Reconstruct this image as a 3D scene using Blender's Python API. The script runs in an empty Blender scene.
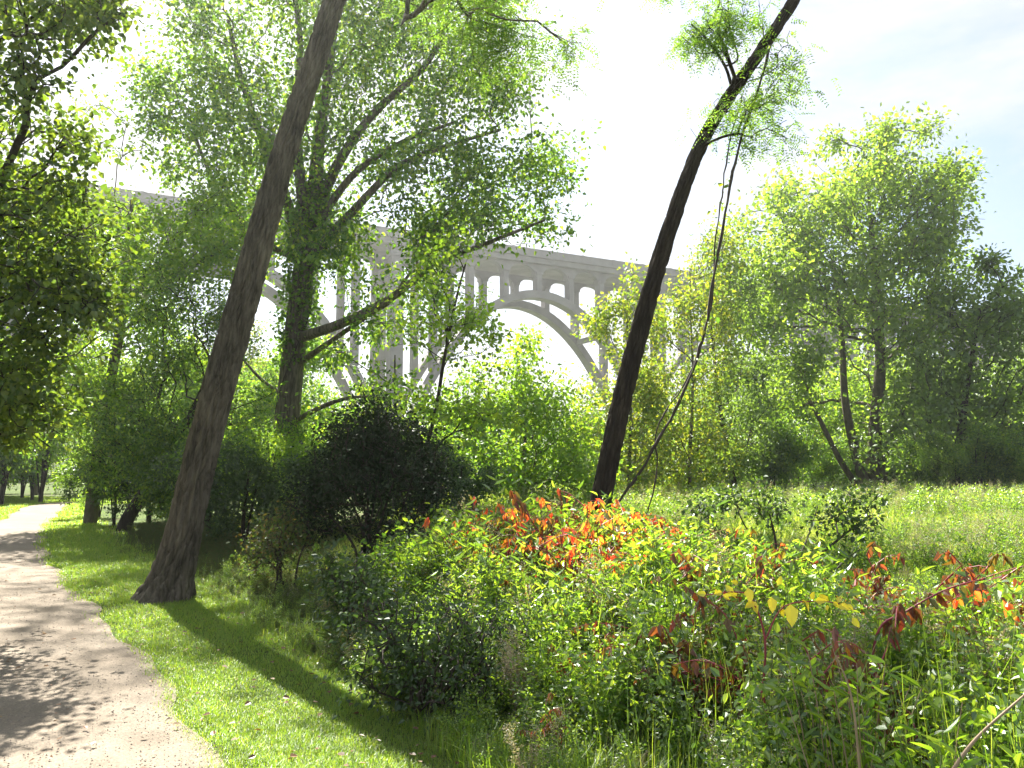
import bpy, math, random
import numpy as np
from mathutils import Vector, Matrix
R = math.radians
S = bpy.context.scene
COL = S.collection
rng = np.random.default_rng(7)

# ------------------------------------------------------------------ camera, sky, sun, exposure
FOC = 800.0; PITCH = R(6.14); EYE = 1.6
cd = bpy.data.cameras.new('camera'); cam = bpy.data.objects.new('camera', cd); COL.objects.link(cam)
cd.sensor_width = 36; cd.lens = 36*FOC/1024; cd.clip_end = 4000; cd.clip_start = 0.05
cam.location = (0, 0, EYE); cam.rotation_euler = (math.pi/2+PITCH, 0, 0)
S.camera = cam
SUN_EL, SUN_AZ = R(50), R(-22)            # azimuth measured from +Y towards +X
W = bpy.data.worlds.new('World'); S.world = W; W.use_nodes = True
wn = W.node_tree.nodes; wl = W.node_tree.links
bg = wn['Background']; bg.inputs['Strength'].default_value = 0.045
sky = wn.new('ShaderNodeTexSky'); sky.sky_type = 'NISHITA'; sky.sun_disc = False
sky.sun_elevation = SUN_EL; sky.sun_rotation = SUN_AZ; sky.dust_density = 1.6; sky.air_density = 1.0
tc = wn.new('ShaderNodeTexCoord'); mp = wn.new('ShaderNodeMapping'); mp.inputs['Scale'].default_value = (1.5, 1.5, 5.0)
mp.inputs['Rotation'].default_value = (0.25, 0.35, 0.2)
nz = wn.new('ShaderNodeTexNoise'); nz.inputs['Scale'].default_value = 1.6; nz.inputs['Detail'].default_value = 7; nz.inputs['Roughness'].default_value = .58
cr = wn.new('ShaderNodeValToRGB'); cr.color_ramp.elements[0].position = .40; cr.color_ramp.elements[0].color = (.1,)*3+(1,)
cr.color_ramp.elements[1].position = .58; cr.color_ramp.elements[1].color = (.97,)*3+(1,)
mx = wn.new('ShaderNodeMix'); mx.data_type = 'RGBA'; mx.inputs[7].default_value = (4.5, 4.6, 4.75, 1)
wl.new(tc.outputs['Generated'], mp.inputs['Vector']); wl.new(mp.outputs[0], nz.inputs['Vector']); wl.new(nz.outputs[0], cr.inputs[0])
wl.new(cr.outputs[0], mx.inputs[0]); wl.new(sky.outputs[0], mx.inputs[6]); wl.new(mx.outputs[2], bg.inputs['Color'])
sl = bpy.data.lights.new('sun', 'SUN'); sun = bpy.data.objects.new('sun', sl); COL.objects.link(sun)
sl.energy = 5.0; sl.angle = R(0.5); sl.color = (1, .95, .86)
sd = Vector((math.sin(SUN_AZ)*math.cos(SUN_EL), math.cos(SUN_AZ)*math.cos(SUN_EL), math.sin(SUN_EL)))
sun.rotation_euler = sd.to_track_quat('Z', 'Y').to_euler(); sun.location = (-40, 60, 80)
S.view_settings.view_transform = 'Standard'; S.view_settings.look = 'None'; S.view_settings.gamma = 1
S.view_settings.use_curve_mapping = False; S.view_settings.exposure = 2.15
S.cycles.max_bounces = 10; S.cycles.diffuse_bounces = 6; S.cycles.transmission_bounces = 6; S.cycles.transparent_max_bounces = 8
S.cycles.glossy_bounces = 2; S.cycles.caustics_reflective = False; S.cycles.caustics_refractive = False
S.cycles.use_denoising = True

# ------------------------------------------------------------------ helpers
cp, sp_ = math.cos(PITCH), math.sin(PITCH)
def P(px, py, Y):
    """point seen at picture position (px,py) standing Y metres ahead of the camera"""
    x = (px-512)/FOC; y = (384-py)/FOC
    d = (x, cp-y*sp_, sp_+y*cp)
    k = Y/d[1]
    return np.array((d[0]*k, Y, EYE+d[2]*k))
def G(px, py):
    x = (px-512)/FOC; y = (384-py)/FOC
    d = (x, cp-y*sp_, sp_+y*cp); k = -EYE/d[2]
    return np.array((d[0]*k, d[1]*k, 0.0))
def norm(a): return a/np.maximum(np.linalg.norm(a, axis=-1, keepdims=True), 1e-9)
def rnd(*s): return rng.random(s)
def gau(*s): return rng.standard_normal(s)

class Geo:
    def __init__(s): s.V = []; s.F = []; s.M = []; s.n = 0
    def add(s, v, f, m=0):
        if len(f) == 0: return s
        s.V.append(np.asarray(v, float)); s.F.append(np.asarray(f, np.int64)+s.n); s.M.append(np.full(len(f), m)); s.n += len(v); return s
    def arr(s): return np.concatenate(s.V), np.concatenate(s.F), np.concatenate(s.M)
def mesh(name, v, f, mi=None, mats=(), smooth=False):
    v = np.ascontiguousarray(v, np.float32); f = np.ascontiguousarray(f, np.int32)
    me = bpy.data.meshes.new(name); me.vertices.add(len(v)); me.vertices.foreach_set('co', v.ravel())
    k = f.shape[1]; me.loops.add(f.size); me.loops.foreach_set('vertex_index', f.ravel())
    me.polygons.add(len(f)); me.polygons.foreach_set('loop_start', np.arange(0, f.size, k, dtype=np.int32))
    if mi is not None: me.polygons.foreach_set('material_index', np.ascontiguousarray(mi, np.int32))
    me.polygons.foreach_set('use_smooth', np.full(len(f), smooth))
    for m in mats: me.materials.append(m)
    me.update(calc_edges=True)
    return me
def tag(o, label=None, cat=None, group=None, kind=None):
    for k, x in (('label', label), ('category', cat), ('group', group), ('kind', kind)):
        if x: o[k] = x
    return o
def put(name, me, parent=None, loc=None):
    o = bpy.data.objects.new(name, me); COL.objects.link(o)
    if parent: o.parent = parent
    if loc is not None: o.location = loc
    return o
def geo_obj(name, g, mats, parent=None, smooth=False, off=None):
    v, f, m = g.arr()
    if off is not None: v = v-np.asarray(off)
    return put(name, mesh(name, v, f, m, mats, smooth), parent)
def empty(name, loc): return put(name, None, None, loc)
def copy_tree(o, parent=None):
    c = o.copy(); COL.objects.link(c)
    if parent: c.parent = parent
    for ch in o.children: copy_tree(ch, c)
    return c

def tube(pts, rad, k=6, closed_tip=True):
    """one tapered tube along a polyline"""
    pts = np.asarray(pts, float); rad = np.asarray(rad, float); n = len(pts)
    t = norm(np.gradient(pts, axis=0)); ref = np.array((0.31, 0.94, 0.12))
    a = norm(np.cross(t, ref)); b = np.cross(t, a)
    th = np.linspace(0, 2*np.pi, k, endpoint=False)
    v = pts[:, None]+rad[:, None, None]*(np.cos(th)[None, :, None]*a[:, None]+np.sin(th)[None, :, None]*b[:, None])
    i = np.arange(n-1)[:, None]*k; j = np.arange(k)[None]; j2 = (j+1) % k
    f = np.stack([i+j, i+j2, i+k+j2, i+k+j], -1).reshape(-1, 4)
    return v.reshape(-1, 3), f

def leaf_arrays(pos, axis, nrm, L, Wd, fold=False):
    """one small blade per position: a diamond, or (fold) two halves meeting at the midrib"""
    n = len(pos); axis = norm(axis); side = norm(np.cross(axis, nrm)); up = np.cross(side, axis)
    L = np.broadcast_to(np.asarray(L, float), (n,))[:, None, None]; Wd = np.broadcast_to(np.asarray(Wd, float), (n,))[:, None, None]
    if fold:
        T = np.array([(0, 0, 0), (1, 0, -.08), (.28, .5, .10), (.68, .36, .04), (.28, -.5, .10), (.68, -.36, .04)])
        F = np.array([(0, 1, 3, 2), (0, 4, 5, 1)])
    else:
        T = np.array([(0, 0, 0), (.45, .5, .03), (1, 0, -.05), (.45, -.5, .03)]); F = np.array([(0, 3, 2, 1)])
    v = pos[:, None]+axis[:, None]*T[None, :, :1]*L+side[:, None]*T[None, :, 1:2]*Wd+up[:, None]*T[None, :, 2:]*L
    f = (np.arange(n)*len(T))[:, None, None]+F[None]
    return v.reshape(-1, 3), f.reshape(-1, 4)

def scatter_leaves(pos, L, spread, per, droop=.3, wr=.62, fold=False, up=1.0, outward=None):
    p = np.repeat(pos, per, 0); n = len(p)
    d = gau(n, 3); p = p+d*spread
    ax = norm(d*.6+gau(n, 3)*.7)+np.array((0, 0, -droop))
    if outward is not None: ax = ax+norm(p-outward)*.3
    nr = norm(gau(n, 3)*.75+np.array((0, 0, up)))
    l = L*(.55+.75*rnd(n))
    return leaf_arrays(p, ax, nr, l, l*wr*(.8+.4*rnd(n)), fold)

def pinnate(pos, axis, L=.24, pairs=7, ll=.042):
    """compound leaves: rachis plus paired leaflets"""
    n = len(pos); axis = norm(axis); side = norm(np.cross(axis, np.array((0, 0, 1.))+gau(n, 3)*.35)); up = np.cross(side, axis)
    v = []; f = []; tot = 0
    u = np.linspace(.22, 1, pairs)
    for s in (-1, 1):
        for ui in u:
            pp = pos+axis*(L*ui)+np.array((0, 0, -1))*(L*.35*ui*ui)
            a = axis*.35+side*s+up*(-.15)+gau(n, 3)*.18
            vv, ff = leaf_arrays(pp, a, up+gau(n, 3)*.25, ll*(.8+.4*rnd(n)), ll*.45)
            v.append(vv); f.append(ff+tot); tot += len(vv)
    return np.concatenate(v), np.concatenate(f)

def smoothpoly(pts, n):
    """Catmull-Rom resample"""
    pts = np.asarray(pts, float); m = len(pts); e = np.vstack([2*pts[0]-pts[1], pts, 2*pts[-1]-pts[-2]])
    t = np.linspace(0, m-1-1e-6, n); i = t.astype(int); u = (t-i)[:, None]
    a, b, c, d = e[i], e[i+1], e[i+2], e[i+3]
    return .5*((2*b)+(-a+c)*u+(2*a-5*b+4*c-d)*u**2+(-a+3*b-3*c+d)*u**3)

def blob(clumps, n, sub=9, tight=.34):
    """points gathered in small bunches through a set of ellipsoids given as (px,py,rx,ry,Y,rY)"""
    out = []
    w = np.array([c[2]*c[3]*(c[6] if len(c) > 6 else 1) for c in clumps], float); w /= w.sum()
    for c, wi in zip(clumps, w):
        sub2 = int(sub*1.4); k = max(2, int(round(n*wi/sub2))); px, py, rx, ry, Y, rY = c[:6]
        d = norm(gau(k, 3))*(rnd(k, 1)**.42)
        for q in d:
            ctr = P(px+q[0]*rx, py+q[1]*ry, Y+q[2]*rY)
            m = Y/FOC; sc = np.array((rx*m, rY, ry*m))*tight
            out.append(ctr+gau(sub2, 3)*sc*(.35+.65*rnd()))
    return np.concatenate(out)

def grow(trunk, trad, targets, seg=.45, attach=.35, wlen=.3, tip=.006, ex=2.35, sag=0.0, wob=.12, lines=()):
    """join every target to the nearest fitting point of what has grown so far; pipe-model radii"""
    nt = len(trunk); N = nt+len(targets)*44+40*len(lines)
    pos = np.zeros((N, 3)); par = np.full(N, -1); pl = np.zeros(N); dr = np.zeros((N, 3)); ok = np.zeros(N, bool)
    pos[:nt] = trunk; par[1:nt] = np.arange(nt-1); s = np.concatenate([[0], np.cumsum(np.linalg.norm(np.diff(trunk, axis=0), axis=1))])
    pl[:nt] = s; dr[:nt] = norm(np.gradient(trunk, axis=0)); ok[:nt] = s > attach*s[-1]
    cnt = nt; chains = []; fix = np.zeros(N)
    for ln, ra, rb in lines:
        i = int(np.argmin(np.linalg.norm(pos[:nt]-ln[0], axis=1))); q = smoothpoly(np.vstack([pos[i][None], ln[1:]]), 19)[1:]; ids = np.arange(cnt, cnt+18)
        pos[ids] = q; par[ids] = np.concatenate([[i], ids[:-1]]); pl[ids] = pl[i]+np.cumsum(np.linalg.norm(np.diff(np.vstack([pos[i][None], q]), axis=0), axis=1))
        dr[ids] = norm(np.gradient(q, axis=0)); ok[ids[2:]] = True; fix[ids] = np.linspace(ra, rb, 18); chains.append((i, ids)); cnt += 18
    tr = pos[:cnt][ok[:cnt]]
    dd = np.array([np.min(np.linalg.norm(tr-t, axis=1)) for t in targets])*(.85+.3*rnd(len(targets)))
    for ti in np.argsort(dd):
        t = targets[ti]; dv = t-pos[:cnt]; d = np.linalg.norm(dv, axis=1)
        cosang = (dv*dr[:cnt]).sum(1)/np.maximum(d, 1e-6)
        cost = d*(1.25-.35*cosang)+wlen*pl[:cnt]+.7*np.maximum(0, pos[:cnt, 2]-t[2])+np.where(ok[:cnt], 0, 1e6)
        i = int(np.argmin(cost)); L = d[i]
        if L < 1e-3: continue
        m = min(38, max(2, int(math.ceil(L/seg)))); u = np.linspace(0, 1, m+1)[:, None]
        a = pos[i]; ctrl = a+norm(dr[i]*.55+norm(t-a))*L*.5+np.array((0, 0, .10*L))
        line = (1-u)**2*a+2*u*(1-u)*ctrl+u**2*t
        dev = gau(m-1, 3)*wob*min(seg, L/m)*.7; dev[1:] = .5*dev[1:]+.5*dev[:-1]; line[1:-1] += dev
        line[:, 2] -= sag*L*(u[:, 0]**2)
        if cnt+m >= N: break
        ids = np.arange(cnt, cnt+m); pos[ids] = line[1:]; par[ids] = np.concatenate([[i], ids[:-1]])
        pl[ids] = pl[i]+L*u[1:, 0]; dr[ids] = norm(np.diff(line, axis=0)); ok[ids] = True
        chains.append((i, ids)); cnt += m
    pos = pos[:cnt]; par = par[:cnt]
    acc = np.zeros(cnt); leafn = np.ones(cnt, bool); leafn[par[par >= 0]] = False
    acc[leafn] = tip**ex
    for i in range(cnt-1, 0, -1):
        if acc[i] == 0: acc[i] = tip**ex
        acc[par[i]] += acc[i]
    rad = acc**(1/ex); rad = np.where(fix[:cnt] > 0, np.clip(rad, fix[:cnt], fix[:cnt]*1.25), rad)
    for i in range(nt, cnt):
        if par[i] >= nt: rad[i] = min(rad[i], rad[par[i]])
    return dict(pos=pos, par=par, rad=rad, nt=nt, trad=np.asarray(trad), chains=chains, trunk=np.asarray(trunk))

def root_of(g):
    """index of first-order chain each chain belongs to"""
    own = np.full(len(g['pos']), -1); ro = []
    for ci, (i, ids) in enumerate(g['chains']):
        r = ci if i < g['nt'] else own[i]
        own[ids] = r; ro.append(r)
    return ro

def furrow(v, pts, rad, k, depth, freq, seed=0):
    """real ridges and furrows for a near trunk (v is ring-ordered)"""
    n = len(pts); s = np.concatenate([[0], np.cumsum(np.linalg.norm(np.diff(pts, axis=0), axis=1))])[:, None]
    th = np.linspace(0, 2*np.pi, k, endpoint=False)[None]
    r = np.random.default_rng(seed); ph = r.random(12)*6.28
    w = .55*np.sin(1.9*s+ph[0])+.3*np.sin(4.3*s+2*th+ph[1])+.25*np.sin(7.7*s-th+ph[2])+.12*np.sin(15*s+3*th+ph[9])
    a = np.abs(np.sin(freq*.5*(th+w*.42)+.5*np.sin(9*s+3*th+ph[3])+ph[4]))
    b = np.abs(np.sin(freq*.5*(th-w*.38)+.6*np.sin(6*s-2*th+ph[5])+ph[6]))
    h = np.minimum(a, b)**.6
    crack = (np.sin(23*s+5*np.sin(4*th+ph[7])+ph[8]) > .93)*.4
    lump = .35*np.sin(2*th+1.1*s+ph[10])+.3*np.sin(3*th-1.7*s+ph[11])
    c = np.repeat(pts, k, 0); d = v-c; fl = np.exp(-s/.30)*(.12+.30*np.abs(np.sin(2.5*th+ph[4]))**1.5)
    sc = (1+(h-.6-crack*.5)*depth/np.maximum(rad[:, None], .02)*1.0+lump*.13+fl)
    return c+d*sc.reshape(-1, 1)

# ------------------------------------------------------------------ materials
def mat(name):
    m = bpy.data.materials.new(name); m.use_nodes = True; nt = m.node_tree; nt.nodes.clear()
    out = nt.nodes.new('ShaderNodeOutputMaterial'); return m, nt, out
def ramp(nt, stops, interp='LINEAR'):
    r = nt.nodes.new('ShaderNodeValToRGB'); e = r.color_ramp.elements; r.color_ramp.interpolation = interp
    while len(e) < len(stops): e.new(.5)
    for x, (p, c) in zip(e, stops): x.position = p; x.color = tuple(c)+(1,)
    return r
def leaf_mat(name, cols, trans=.45, tgain=1.9, gloss=.05, rough=.45):
    """thin leaf: diffuse + light let through + a little sheen; hue varies from leaf to leaf"""
    m, nt, out = mat(name); N = nt.nodes; Lk = nt.links
    g = N.new('ShaderNodeNewGeometry'); k = len(cols)
    r = ramp(nt, [(i/max(1, k-1), c) for i, c in enumerate(cols)]); Lk.new(g.outputs['Random Per Island'], r.inputs[0])
    df = N.new('ShaderNodeBsdfDiffuse'); tr = N.new('ShaderNodeBsdfTranslucent'); gl = N.new('ShaderNodeBsdfGlossy'); gl.inputs['Roughness'].default_value = rough
    gl.inputs['Color'].default_value = (.8, .85, .8, 1)
    mu = N.new('ShaderNodeMix'); mu.data_type = 'RGBA'; mu.blend_type = 'MULTIPLY'; mu.inputs[0].default_value = 1
    tgain *= 1.22; trans = min(.62, trans*1.1)
    mu.inputs[7].default_value = (tgain*1.15, tgain*1.1, tgain*.42, 1)
    Lk.new(r.outputs[0], mu.inputs[6]); Lk.new(r.outputs[0], df.inputs[0]); Lk.new(mu.outputs[2], tr.inputs[0])
    a = N.new('ShaderNodeMixShader'); a.inputs[0].default_value = trans; Lk.new(df.outputs[0], a.inputs[1]); Lk.new(tr.outputs[0], a.inputs[2])
    b = N.new('ShaderNodeMixShader'); b.inputs[0].default_value = gloss; Lk.new(a.outputs[0], b.inputs[1]); Lk.new(gl.outputs[0], b.inputs[2])
    Lk.new(b.outputs[0], out.inputs[0]); return m
def bark_mat(name, c1, c2, sc=14, zs=.18, bump=.6):
    m, nt, out = mat(name); N = nt.nodes; Lk = nt.links
    t = N.new('ShaderNodeTexCoord'); mpn = N.new('ShaderNodeMapping'); mpn.inputs['Scale'].default_value = (1, 1, zs)
    n1 = N.new('ShaderNodeTexNoise'); n1.inputs['Scale'].default_value = sc; n1.inputs['Detail'].default_value = 6; n1.inputs['Roughness'].default_value = .65
    n2 = N.new('ShaderNodeTexNoise'); n2.inputs['Scale'].default_value = 2.3; n2.inputs['Detail'].default_value = 3
    Lk.new(t.outputs['Object'], mpn.inputs[0]); Lk.new(mpn.outputs[0], n1.inputs['Vector']); Lk.new(t.outputs['Object'], n2.inputs['Vector'])
    r = ramp(nt, [(.32, c1), (.68, c2)]); Lk.new(n1.outputs[0], r.inputs[0])
    r2 = ramp(nt, [(.35, (.75, .75, .72)), (.7, (1.15, 1.12, 1.05))]); Lk.new(n2.outputs[0], r2.inputs[0])
    mu = N.new('ShaderNodeMix'); mu.data_type = 'RGBA'; mu.blend_type = 'MULTIPLY'; mu.inputs[0].default_value = 1
    Lk.new(r.outputs[0], mu.inputs[6]); Lk.new(r2.outputs[0], mu.inputs[7])
    b = N.new('ShaderNodeBump'); b.inputs['Strength'].default_value = bump; b.inputs['Distance'].default_value = .03; Lk.new(n1.outputs[0], b.inputs['Height'])
    d = N.new('ShaderNodeBsdfPrincipled'); d.inputs['Roughness'].default_value = .9; d.inputs['Specular IOR Level'].default_value = .2
    Lk.new(mu.outputs[2], d.inputs['Base Color']); Lk.new(b.outputs[0], d.inputs['Normal']); Lk.new(d.outputs[0], out.inputs[0]); return m
def plain(name, c, rough=.8, noise=.25, sc=8, bump=0):
    m, nt, out = mat(name); N = nt.nodes; Lk = nt.links
    t = N.new('ShaderNodeTexCoord'); n1 = N.new('ShaderNodeTexNoise'); n1.inputs['Scale'].default_value = sc; n1.inputs['Detail'].default_value = 6
    Lk.new(t.outputs['Object'], n1.inputs['Vector'])
    r = ramp(nt, [(.3, [x*(1-noise) for x in c]), (.7, [x*(1+noise) for x in c])]); Lk.new(n1.outputs[0], r.inputs[0])
    d = N.new('ShaderNodeBsdfPrincipled'); d.inputs['Roughness'].default_value = rough; Lk.new(r.outputs[0], d.inputs['Base Color'])
    if bump:
        b = N.new('ShaderNodeBump'); b.inputs['Strength'].default_value = bump; b.inputs['Distance'].default_value = .05
        Lk.new(n1.outputs[0], b.inputs['Height']); Lk.new(b.outputs[0], d.inputs['Normal'])
    Lk.new(d.outputs[0], out.inputs[0]); return m

M = {}
M['leaf_mid'] = leaf_mat('leaf_mid', [(.03, .07, .013), (.05, .105, .017), (.08, .145, .02), (.14, .19, .025)], .5, 2.6)
M['leaf_yellow'] = leaf_mat('leaf_yellow', [(.07, .13, .02), (.11, .17, .022), (.15, .19, .025), (.20, .20, .03)], .5)
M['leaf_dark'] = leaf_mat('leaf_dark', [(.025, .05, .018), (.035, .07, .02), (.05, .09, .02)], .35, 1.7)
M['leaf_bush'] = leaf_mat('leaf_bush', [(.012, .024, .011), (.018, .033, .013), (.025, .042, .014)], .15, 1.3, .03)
M['leaf_locust'] = leaf_mat('leaf_locust', [(.06, .13, .025), (.09, .17, .03), (.13, .2, .035)], .5)
M['leaf_grey'] = leaf_mat('leaf_grey', [(.065, .115, .03), (.095, .16, .035), (.13, .20, .045)], .45, 1.9, .06)
M['leaf_cotton'] = leaf_mat('leaf_cotton', [(.08, .145, .025), (.12, .19, .03), (.16, .225, .045)], .5, 2.1, .06)
M['leaf_edge'] = leaf_mat('leaf_edge', [(.035, .075, .018), (.06, .12, .022), (.10, .17, .028)], .5, 2.3)
M['leaf_maple'] = leaf_mat('leaf_maple', [(.03, .06, .014), (.05, .09, .018), (.08, .13, .02), (.11, .15, .02), (.05, .08, .016)], .45, 2.0)
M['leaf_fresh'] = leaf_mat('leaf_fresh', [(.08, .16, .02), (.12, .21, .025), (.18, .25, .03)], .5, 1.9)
M['leaf_red'] = leaf_mat('leaf_red', [(.60, .06, .04), (.55, .08, .05), (.62, .16, .05), (.50, .24, .05), (.30, .04, .03), (.55, .32, .06), (.14, .15, .03), (.55, .10, .09)], .5, 1.7)
M['leaf_maroon'] = leaf_mat('leaf_maroon', [(.18, .03, .03), (.07, .09, .025), (.22, .035, .035), (.12, .07, .02), (.24, .07, .04), (.10, .12, .025), (.16, .04, .03)], .45, 1.4)
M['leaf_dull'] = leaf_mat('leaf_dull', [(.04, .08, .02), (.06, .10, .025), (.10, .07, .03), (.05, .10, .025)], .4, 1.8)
M['leaf_gold'] = leaf_mat('leaf_gold', [(.75, .60, .06), (.8, .66, .08), (.7, .64, .1)], .6, 1.5)
M['leaf_orange'] = leaf_mat('leaf_orange', [(.45, .22, .03), (.5, .3, .04), (.35, .25, .04)], .45, 1.4)
M['leaf_weed'] = leaf_mat('leaf_weed', [(.04, .085, .018), (.08, .15, .025), (.15, .23, .035), (.22, .29, .045)], .52, 2.4, .10, .4)
M['leaf_seed'] = leaf_mat('leaf_seed', [(.30, .27, .21), (.45, .42, .35), (.20, .15, .10)], .3, 1.1)
M['leaf_dry'] = leaf_mat('leaf_dry', [(.20, .11, .055), (.12, .06, .035), (.24, .16, .09), (.15, .05, .03)], .2, 1.1)
M['blade'] = leaf_mat('blade', [(.10, .19, .025), (.14, .24, .03), (.19, .27, .045), (.24, .28, .07)], .5, 1.8, .06)
M['blade_meadow'] = leaf_mat('blade_meadow', [(.13, .21, .03), (.18, .25, .04), (.23, .28, .06), (.28, .27, .10)], .5, 1.7, .05)
M['bark_grey'] = bark_mat('bark_grey', (.045, .038, .03), (.22, .19, .155), bump=.9)
M['bark_dark'] = bark_mat('bark_dark', (.022, .018, .016), (.07, .056, .045))
M['bark_far'] = bark_mat('bark_far', (.06, .05, .04), (.16, .14, .11), 5, .3, .4)
M['bark_pale'] = bark_mat('bark_pale', (.10, .09, .07), (.30, .28, .22), 6, .3, .4)
M['stem_green'] = plain('stem_green', (.10, .14, .04))
M['stem_red'] = plain('stem_red', (.28, .04, .06), .5)
M['stem_dry'] = plain('stem_dry', (.36, .25, .17))
M['stem_dark'] = plain('stem_dark', (.045, .032, .025))
M['concrete'] = plain('concrete', (.21, .20, .19), .9, .18, .35, .3)

# ------------------------------------------------------------------ ground
def sstep(a, b, x): t = np.clip((x-a)/(b-a), 0, 1); return t*t*(3-2*t)
def hill(x, y):
    x = np.asarray(x, float); y = np.asarray(y, float)
    h = 44*sstep(78, 165, x)*sstep(95, 175, y)+38*sstep(70, 160, -x)*sstep(50, 120, y)
    h += .10*np.sin(x*.31+1)*np.sin(y*.23)*sstep(12, 30, y)
    return h+ 3.0*np.sin(x*.045)*np.sin(y*.03+1)*sstep(60, 110, y)*(np.abs(x) > 0)
edge_pix = [(262, 800), (228, 768), (178, 700), (125, 640), (75, 590), (50, 562), (44, 540), (50, 524), (60, 514), (70, 507), (88, 503), (140, 501)]
redge = smoothpoly(np.vstack([[-.1, 1.0, 0], [[G(a, b)[0], G(a, b)[1], 0] for a, b in edge_pix]]), 160)[:, :2]
redge[:, 0] += .07*np.sin(redge[:, 1]*2.1)+.04*np.sin(redge[:, 1]*5.3+1)
tng = norm(np.gradient(redge, axis=0)); lnorm = np.stack([-tng[:, 1], tng[:, 0]], 1)
pwid = 2.9-1.4*sstep(13, 28, redge[:, 1]); ledge = redge+lnorm*(pwid+.08*np.sin(np.arange(160)*.7))[:, None]
def on_path(x, y, margin=0):
    """signed: >0 inside the path"""
    p = np.stack([x, y], -1); d = np.linalg.norm(p[:, None]-redge[None], axis=2); i = d.argmin(1)
    off = ((p-redge[i])*lnorm[i]).sum(1)
    return np.minimum(off, pwid[i]-off)-margin > 0

def material_ground():
    m, nt, out = mat('ground_soil'); N = nt.nodes; Lk = nt.links
    t = N.new('ShaderNodeTexCoord'); a = N.new('ShaderNodeTexNoise'); a.inputs['Scale'].default_value = .8; a.inputs['Detail'].default_value = 8
    b = N.new('ShaderNodeTexNoise'); b.inputs['Scale'].default_value = 30; b.inputs['Detail'].default_value = 6
    Lk.new(t.outputs['Object'], a.inputs['Vector']); Lk.new(t.outputs['Object'], b.inputs['Vector'])
    r = ramp(nt, [(.35, (.045, .065, .018)), (.5, (.07, .11, .02)), (.68, (.10, .085, .05))]); Lk.new(a.outputs[0], r.inputs[0])
    r2 = ramp(nt, [(.3, (.5, .5, .5)), (.7, (1.4, 1.4, 1.3))]); Lk.new(b.outputs[0], r2.inputs[0])
    mu = N.new('ShaderNodeMix'); mu.data_type = 'RGBA'; mu.blend_type = 'MULTIPLY'; mu.inputs[0].default_value = 1
    Lk.new(r.outputs[0], mu.inputs[6]); Lk.new(r2.outputs[0], mu.inputs[7])
    bu = N.new('ShaderNodeBump'); bu.inputs['Strength'].default_value = .8; bu.inputs['Distance'].default_value = .03; Lk.new(b.outputs[0], bu.inputs['Height'])
    d = N.new('ShaderNodeBsdfPrincipled'); d.inputs['Roughness'].default_value = .95; d.inputs['Specular IOR Level'].default_value = .15
    Lk.new(mu.outputs[2], d.inputs['Base Color']); Lk.new(bu.outputs[0], d.inputs['Normal']); Lk.new(d.outputs[0], out.inputs[0]); return m
def material_path():
    m, nt, out = mat('path_gravel'); N = nt.nodes; Lk = nt.links
    t = N.new('ShaderNodeTexCoord')
    def ns(sc, det=6, ro=.6):
        a = N.new('ShaderNodeTexNoise'); a.inputs['Scale'].default_value = sc; a.inputs['Detail'].default_value = det; a.inputs['Roughness'].default_value = ro
        Lk.new(t.outputs['Object'], a.inputs['Vector']); return a
    a = ns(1.1); b = ns(55, 8, .75); v = N.new('ShaderNodeTexVoronoi'); v.inputs['Scale'].default_value = 95; Lk.new(t.outputs['Object'], v.inputs['Vector'])
    r = ramp(nt, [(.3, (.20, .165, .125)), (.55, (.245, .205, .16)), (.75, (.275, .235, .185))]); Lk.new(a.outputs[0], r.inputs[0])
    r2 = ramp(nt, [(.3, (.78, .78, .78)), (.5, (1, 1, 1)), (.72, (1.15, 1.15, 1.15))]); Lk.new(b.outputs[0], r2.inputs[0])
    r3 = ramp(nt, [(0, (1.25, 1.22, 1.18)), (.25, (1, 1, 1)), (.8, (.8, .8, .8))]); Lk.new(v.outputs['Color'], r3.inputs[0])
    mu = N.new('ShaderNodeMix'); mu.data_type = 'RGBA'; mu.blend_type = 'MULTIPLY'; mu.inputs[0].default_value = 1
    Lk.new(r.outputs[0], mu.inputs[6]); Lk.new(r2.outputs[0], mu.inputs[7])
    m2 = N.new('ShaderNodeMix'); m2.data_type = 'RGBA'; m2.blend_type = 'MULTIPLY'; m2.inputs[0].default_value = 1
    Lk.new(mu.outputs[2], m2.inputs[6]); Lk.new(r3.outputs[0], m2.inputs[7])
    bu = N.new('ShaderNodeBump'); bu.inputs['Strength'].default_value = .35; bu.inputs['Distance'].default_value = .010; Lk.new(b.outputs[0], bu.inputs['Height'])
    d = N.new('ShaderNodeBsdfPrincipled'); d.inputs['Roughness'].default_value = .95; d.inputs['Specular IOR Level'].default_value = .2
    Lk.new(m2.outputs[2], d.inputs['Base Color']); Lk.new(bu.outputs[0], d.inputs['Normal']); Lk.new(d.outputs[0], out.inputs[0]); return m

gx = np.concatenate([np.linspace(-900, -200, 15), np.linspace(-190, 230, 141), np.linspace(250, 900, 14)])
gy = np.concatenate([np.linspace(-60, 60, 61), np.linspace(64, 320, 80), np.linspace(360, 1800, 20)])
X, Yg = np.meshgrid(gx, gy); Z = hill(X, Yg)
nx, ny = len(gx), len(gy); i = (np.arange(ny-1)[:, None]*nx+np.arange(nx-1)[None]).ravel()
ground = put('ground', mesh('ground', np.stack([X, Yg, Z], -1).reshape(-1, 3), np.stack([i, i+1, i+nx+1, i+nx], 1), None, [material_ground()], True))
tag(ground, kind='structure')
nu = 7; u = np.linspace(0, 1, nu)[None, :, None]
pv = redge[:, None]*(1-u)+ledge[:, None]*u; pz = hill(pv[..., 0], pv[..., 1])+.012+.02*np.sin(np.linspace(0, np.pi, nu))[None]
i = (np.arange(159)[:, None]*nu+np.arange(nu-1)[None]).ravel()
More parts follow.
